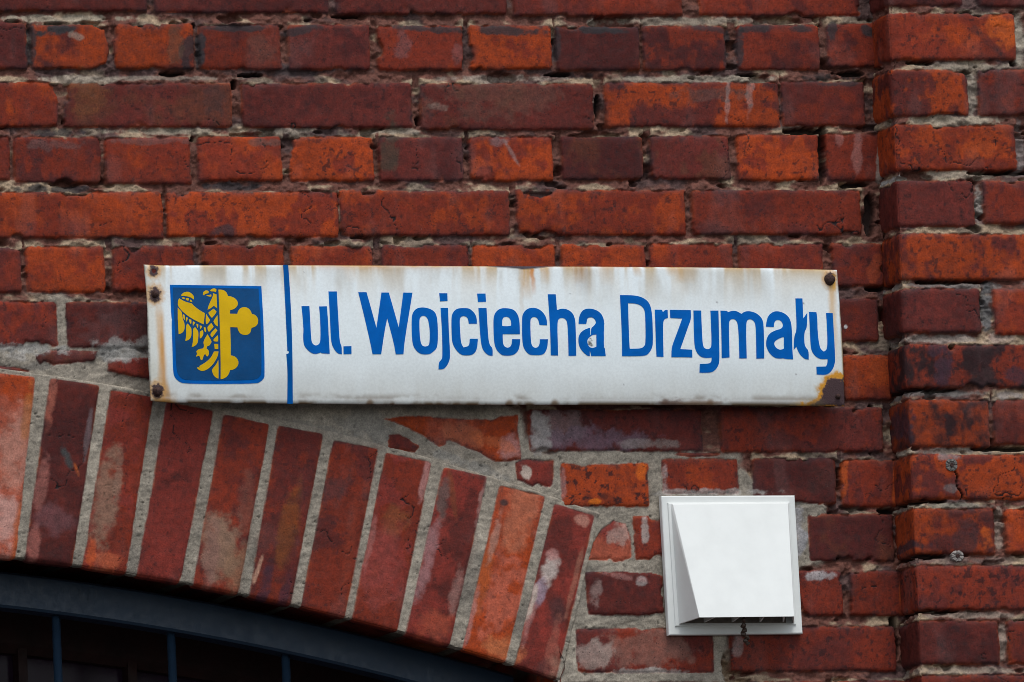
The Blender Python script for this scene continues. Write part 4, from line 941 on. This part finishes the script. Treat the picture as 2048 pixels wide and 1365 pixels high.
# ------------------------------------------------------------------ two grey wall plugs in the pilaster
def plug(x, y, r, mat, label, slots, squash=1.0):
    root = empty('wall_plug', pv(x, y, PIL), label, 'wall plug', 'wall plugs left in the pilaster')
    c0 = pv(x, y, PIL - .004); V = []; Fc = []; n = 28
    prof = [(r, -.004), (r, .0042), (r * .93, .0056), (r * .62, .0060), (r * .50, .0048), (r * .28, .0042), (.0001, .0040)]
    for i, (rr, hh) in enumerate(prof):
        for k in range(n):
            a = 2 * math.pi * k / n; g = 1 - .10 * (k % 7 == 0); hz = hh - (.0016 if (slots and k % 4 == 0 and 1 < i < 5) else 0)
            V.append(c0 + Vector((rr * g * math.cos(a), -hz, rr * g * squash * math.sin(a))))
    for i in range(len(prof) - 1):
        for k in range(n): Fc.append((i * n + k, i * n + (k + 1) % n, (i + 1) * n + (k + 1) % n, (i + 1) * n + k))
    Fc.append(tuple((len(prof) - 1) * n + k for k in range(n)))
    link('plug_body', pmesh(V, Fc), mat, root)
    V, Fc = tube([c0 + Vector((0, -.0035, 0)), c0 + Vector((0, -.0062, 0))], r * .30, 12)
    link('plug_core', pmesh(V, Fc), M_RUST, root)
M_PLUG2 = paint('bleached_grey_plug', (0.30, 0.27, 0.25), .7, .4, .3, 300, .002)
plug(1901, 931, .0090, M_PLUG, 'dark grey round wall plug above the crack in the pilaster', True)
plug(1913, 1113, .0092, M_PLUG2, 'pale grey wall plug sunk in a mortar joint of the pilaster', True, .85)

# ------------------------------------------------------------------ gate in the archway
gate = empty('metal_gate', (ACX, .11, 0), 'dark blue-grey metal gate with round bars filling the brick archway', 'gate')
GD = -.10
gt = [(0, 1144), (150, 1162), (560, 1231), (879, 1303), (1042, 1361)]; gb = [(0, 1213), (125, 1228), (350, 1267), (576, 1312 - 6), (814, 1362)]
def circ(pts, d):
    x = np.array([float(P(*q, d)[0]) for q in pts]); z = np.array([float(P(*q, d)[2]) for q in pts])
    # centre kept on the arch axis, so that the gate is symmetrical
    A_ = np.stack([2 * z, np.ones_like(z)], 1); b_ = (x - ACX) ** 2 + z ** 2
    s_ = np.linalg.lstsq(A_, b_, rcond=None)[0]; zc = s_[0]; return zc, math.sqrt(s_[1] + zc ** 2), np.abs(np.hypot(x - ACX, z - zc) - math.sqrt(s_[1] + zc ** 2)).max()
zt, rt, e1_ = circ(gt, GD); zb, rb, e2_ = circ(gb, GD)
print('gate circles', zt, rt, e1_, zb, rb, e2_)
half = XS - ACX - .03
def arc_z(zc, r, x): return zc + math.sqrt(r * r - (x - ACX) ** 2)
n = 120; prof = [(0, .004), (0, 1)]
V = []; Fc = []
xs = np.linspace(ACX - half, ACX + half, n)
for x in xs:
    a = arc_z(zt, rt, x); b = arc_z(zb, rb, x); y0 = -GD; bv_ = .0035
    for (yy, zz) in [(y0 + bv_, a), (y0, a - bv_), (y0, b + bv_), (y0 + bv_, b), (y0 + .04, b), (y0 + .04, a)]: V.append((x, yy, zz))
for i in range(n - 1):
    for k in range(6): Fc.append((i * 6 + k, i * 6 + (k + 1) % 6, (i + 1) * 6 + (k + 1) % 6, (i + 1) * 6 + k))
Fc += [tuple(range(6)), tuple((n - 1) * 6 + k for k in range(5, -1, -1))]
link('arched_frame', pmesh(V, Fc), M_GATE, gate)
for sx_ in (1, -1):
    x0 = ACX + sx_ * half; x1 = x0 - sx_ * .05
    z1 = arc_z(zb, rb, x1) - .002
    v, f_ = box(min(x0, x1), max(x0, x1), .1005, .1395, .05, z1)
    link('stile', pmesh(v, f_), M_GATE, gate)
v, f_ = box(ACX - half + .052, ACX + half - .052, .1008, .139, .06, .11); link('bottom_rail', pmesh(v, f_), M_GATE, gate)
v, f_ = box(ACX - half + .052, ACX + half - .052, .1008, .139, 2.0, 2.05); link('middle_rail', pmesh(v, f_), M_GATE, gate)
bx = float(P(123.5, 1300, GD)[0]); bp2 = float(P(352.5, 1300, GD)[0]) - bx
k = -12
for k in range(-12, 12):
    x = bx + k * bp2
    if abs(x - ACX) > half - .07: continue
    z1 = arc_z(zb, rb, x) + .004
    V, Fc = tube([(x, .121, .10), (x, .121, 1.0), (x, .121, z1)], .0060, 12)
    link('bar', pmesh(V, Fc, True), M_GATE, gate)

# ------------------------------------------------------------------ dark glazing deeper in the archway
WD = -.30
win = empty('glazed_screen', (ACX, .33, 0), 'dark glazed screen with dark red frame behind the barred gate', 'window')
wt = [(0, 1302), (115, 1316), (257, 1333), (300, 1342), (410, 1356)]
zw, rw, e3_ = circ(wt, WD); print('win', zw, rw, e3_)
xa_ = ACX - XS + ACX + .002; xb_ = XS - .002
# frame: arched board from the soffit down to the pane line
V = []; Fc = []; n = 80
for x in np.linspace(xa_, xb_, n):
    b = arc_z(zw, rw, x); a = ACZ + math.sqrt(AR * AR - (x - ACX) ** 2) + .0
    for (yy, zz) in [(-WD, a), (-WD, b + .012), (-WD + .012, b), (-WD + .05, b), (-WD + .05, a)]: V.append((x, yy, zz))
for i in range(n - 1):
    for k in range(5): Fc.append((i * 5 + k, i * 5 + (k + 1) % 5, (i + 1) * 5 + (k + 1) % 5, (i + 1) * 5 + k))
link('arched_frame', pmesh(V, Fc), M_WOOD, win)
m0 = float(P(48, 1340, WD)[0]); m1 = float(P(267, 1345, WD)[0]); mp = m1 - m0
xs_ = [m0 + k * mp for k in range(-12, 12) if xa_ + .03 < m0 + k * mp < xb_ - .03]
for x in xs_:
    v, f_ = box(x - .0065, x + .0065, -WD + .004, -WD + .045, .3, arc_z(zw, rw, x) + .01); link('mullion', pmesh(v, f_), M_WOOD, win)
edges = [xa_] + xs_ + [xb_]
for a, b in zip(edges[:-1], edges[1:]):
    za = arc_z(zw, rw, a) + .008; zb_ = arc_z(zw, rw, b) + .008; tl_ = .0015 * math.sin(a * 40)
    V = [(a + .0068, -WD + .030 + tl_, .32), (b - .0068, -WD + .030 - tl_, .32), (b - .0068, -WD + .030 - tl_, zb_), (a + .0068, -WD + .030 + tl_, za)]
    V += [(x, y + .004, z) for x, y, z in V]
    link('pane', pmesh(V, [(0, 1, 2, 3), (7, 6, 5, 4), (0, 4, 5, 1), (1, 5, 6, 2), (2, 6, 7, 3), (3, 7, 4, 0)]), M_GLASS, win)
v, f_ = box(xa_, xb_, -WD + .002, -WD + .048, 0.005, .31); link('kick_board', pmesh(v, f_), M_WOOD, win)
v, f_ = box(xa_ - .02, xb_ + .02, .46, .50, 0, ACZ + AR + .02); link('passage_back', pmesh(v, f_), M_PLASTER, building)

# ------------------------------------------------------------------ ground
def sheet(name, x0, x1, y0, y1, z, mat):
    o = link(name, pmesh([(x0, y0, z), (x1, y0, z), (x1, y1, z), (x0, y1, z)], [(0, 1, 2, 3)]), mat); o['kind'] = 'structure'; return o
sheet('ground', -200, 200, -200, 200, -.135, M_ASPH)
v, f_ = box(-60, 60, -2.6, 20, -.134, -.001); o = link('pavement', pmesh(v, f_), M_PAVE); o['kind'] = 'structure'
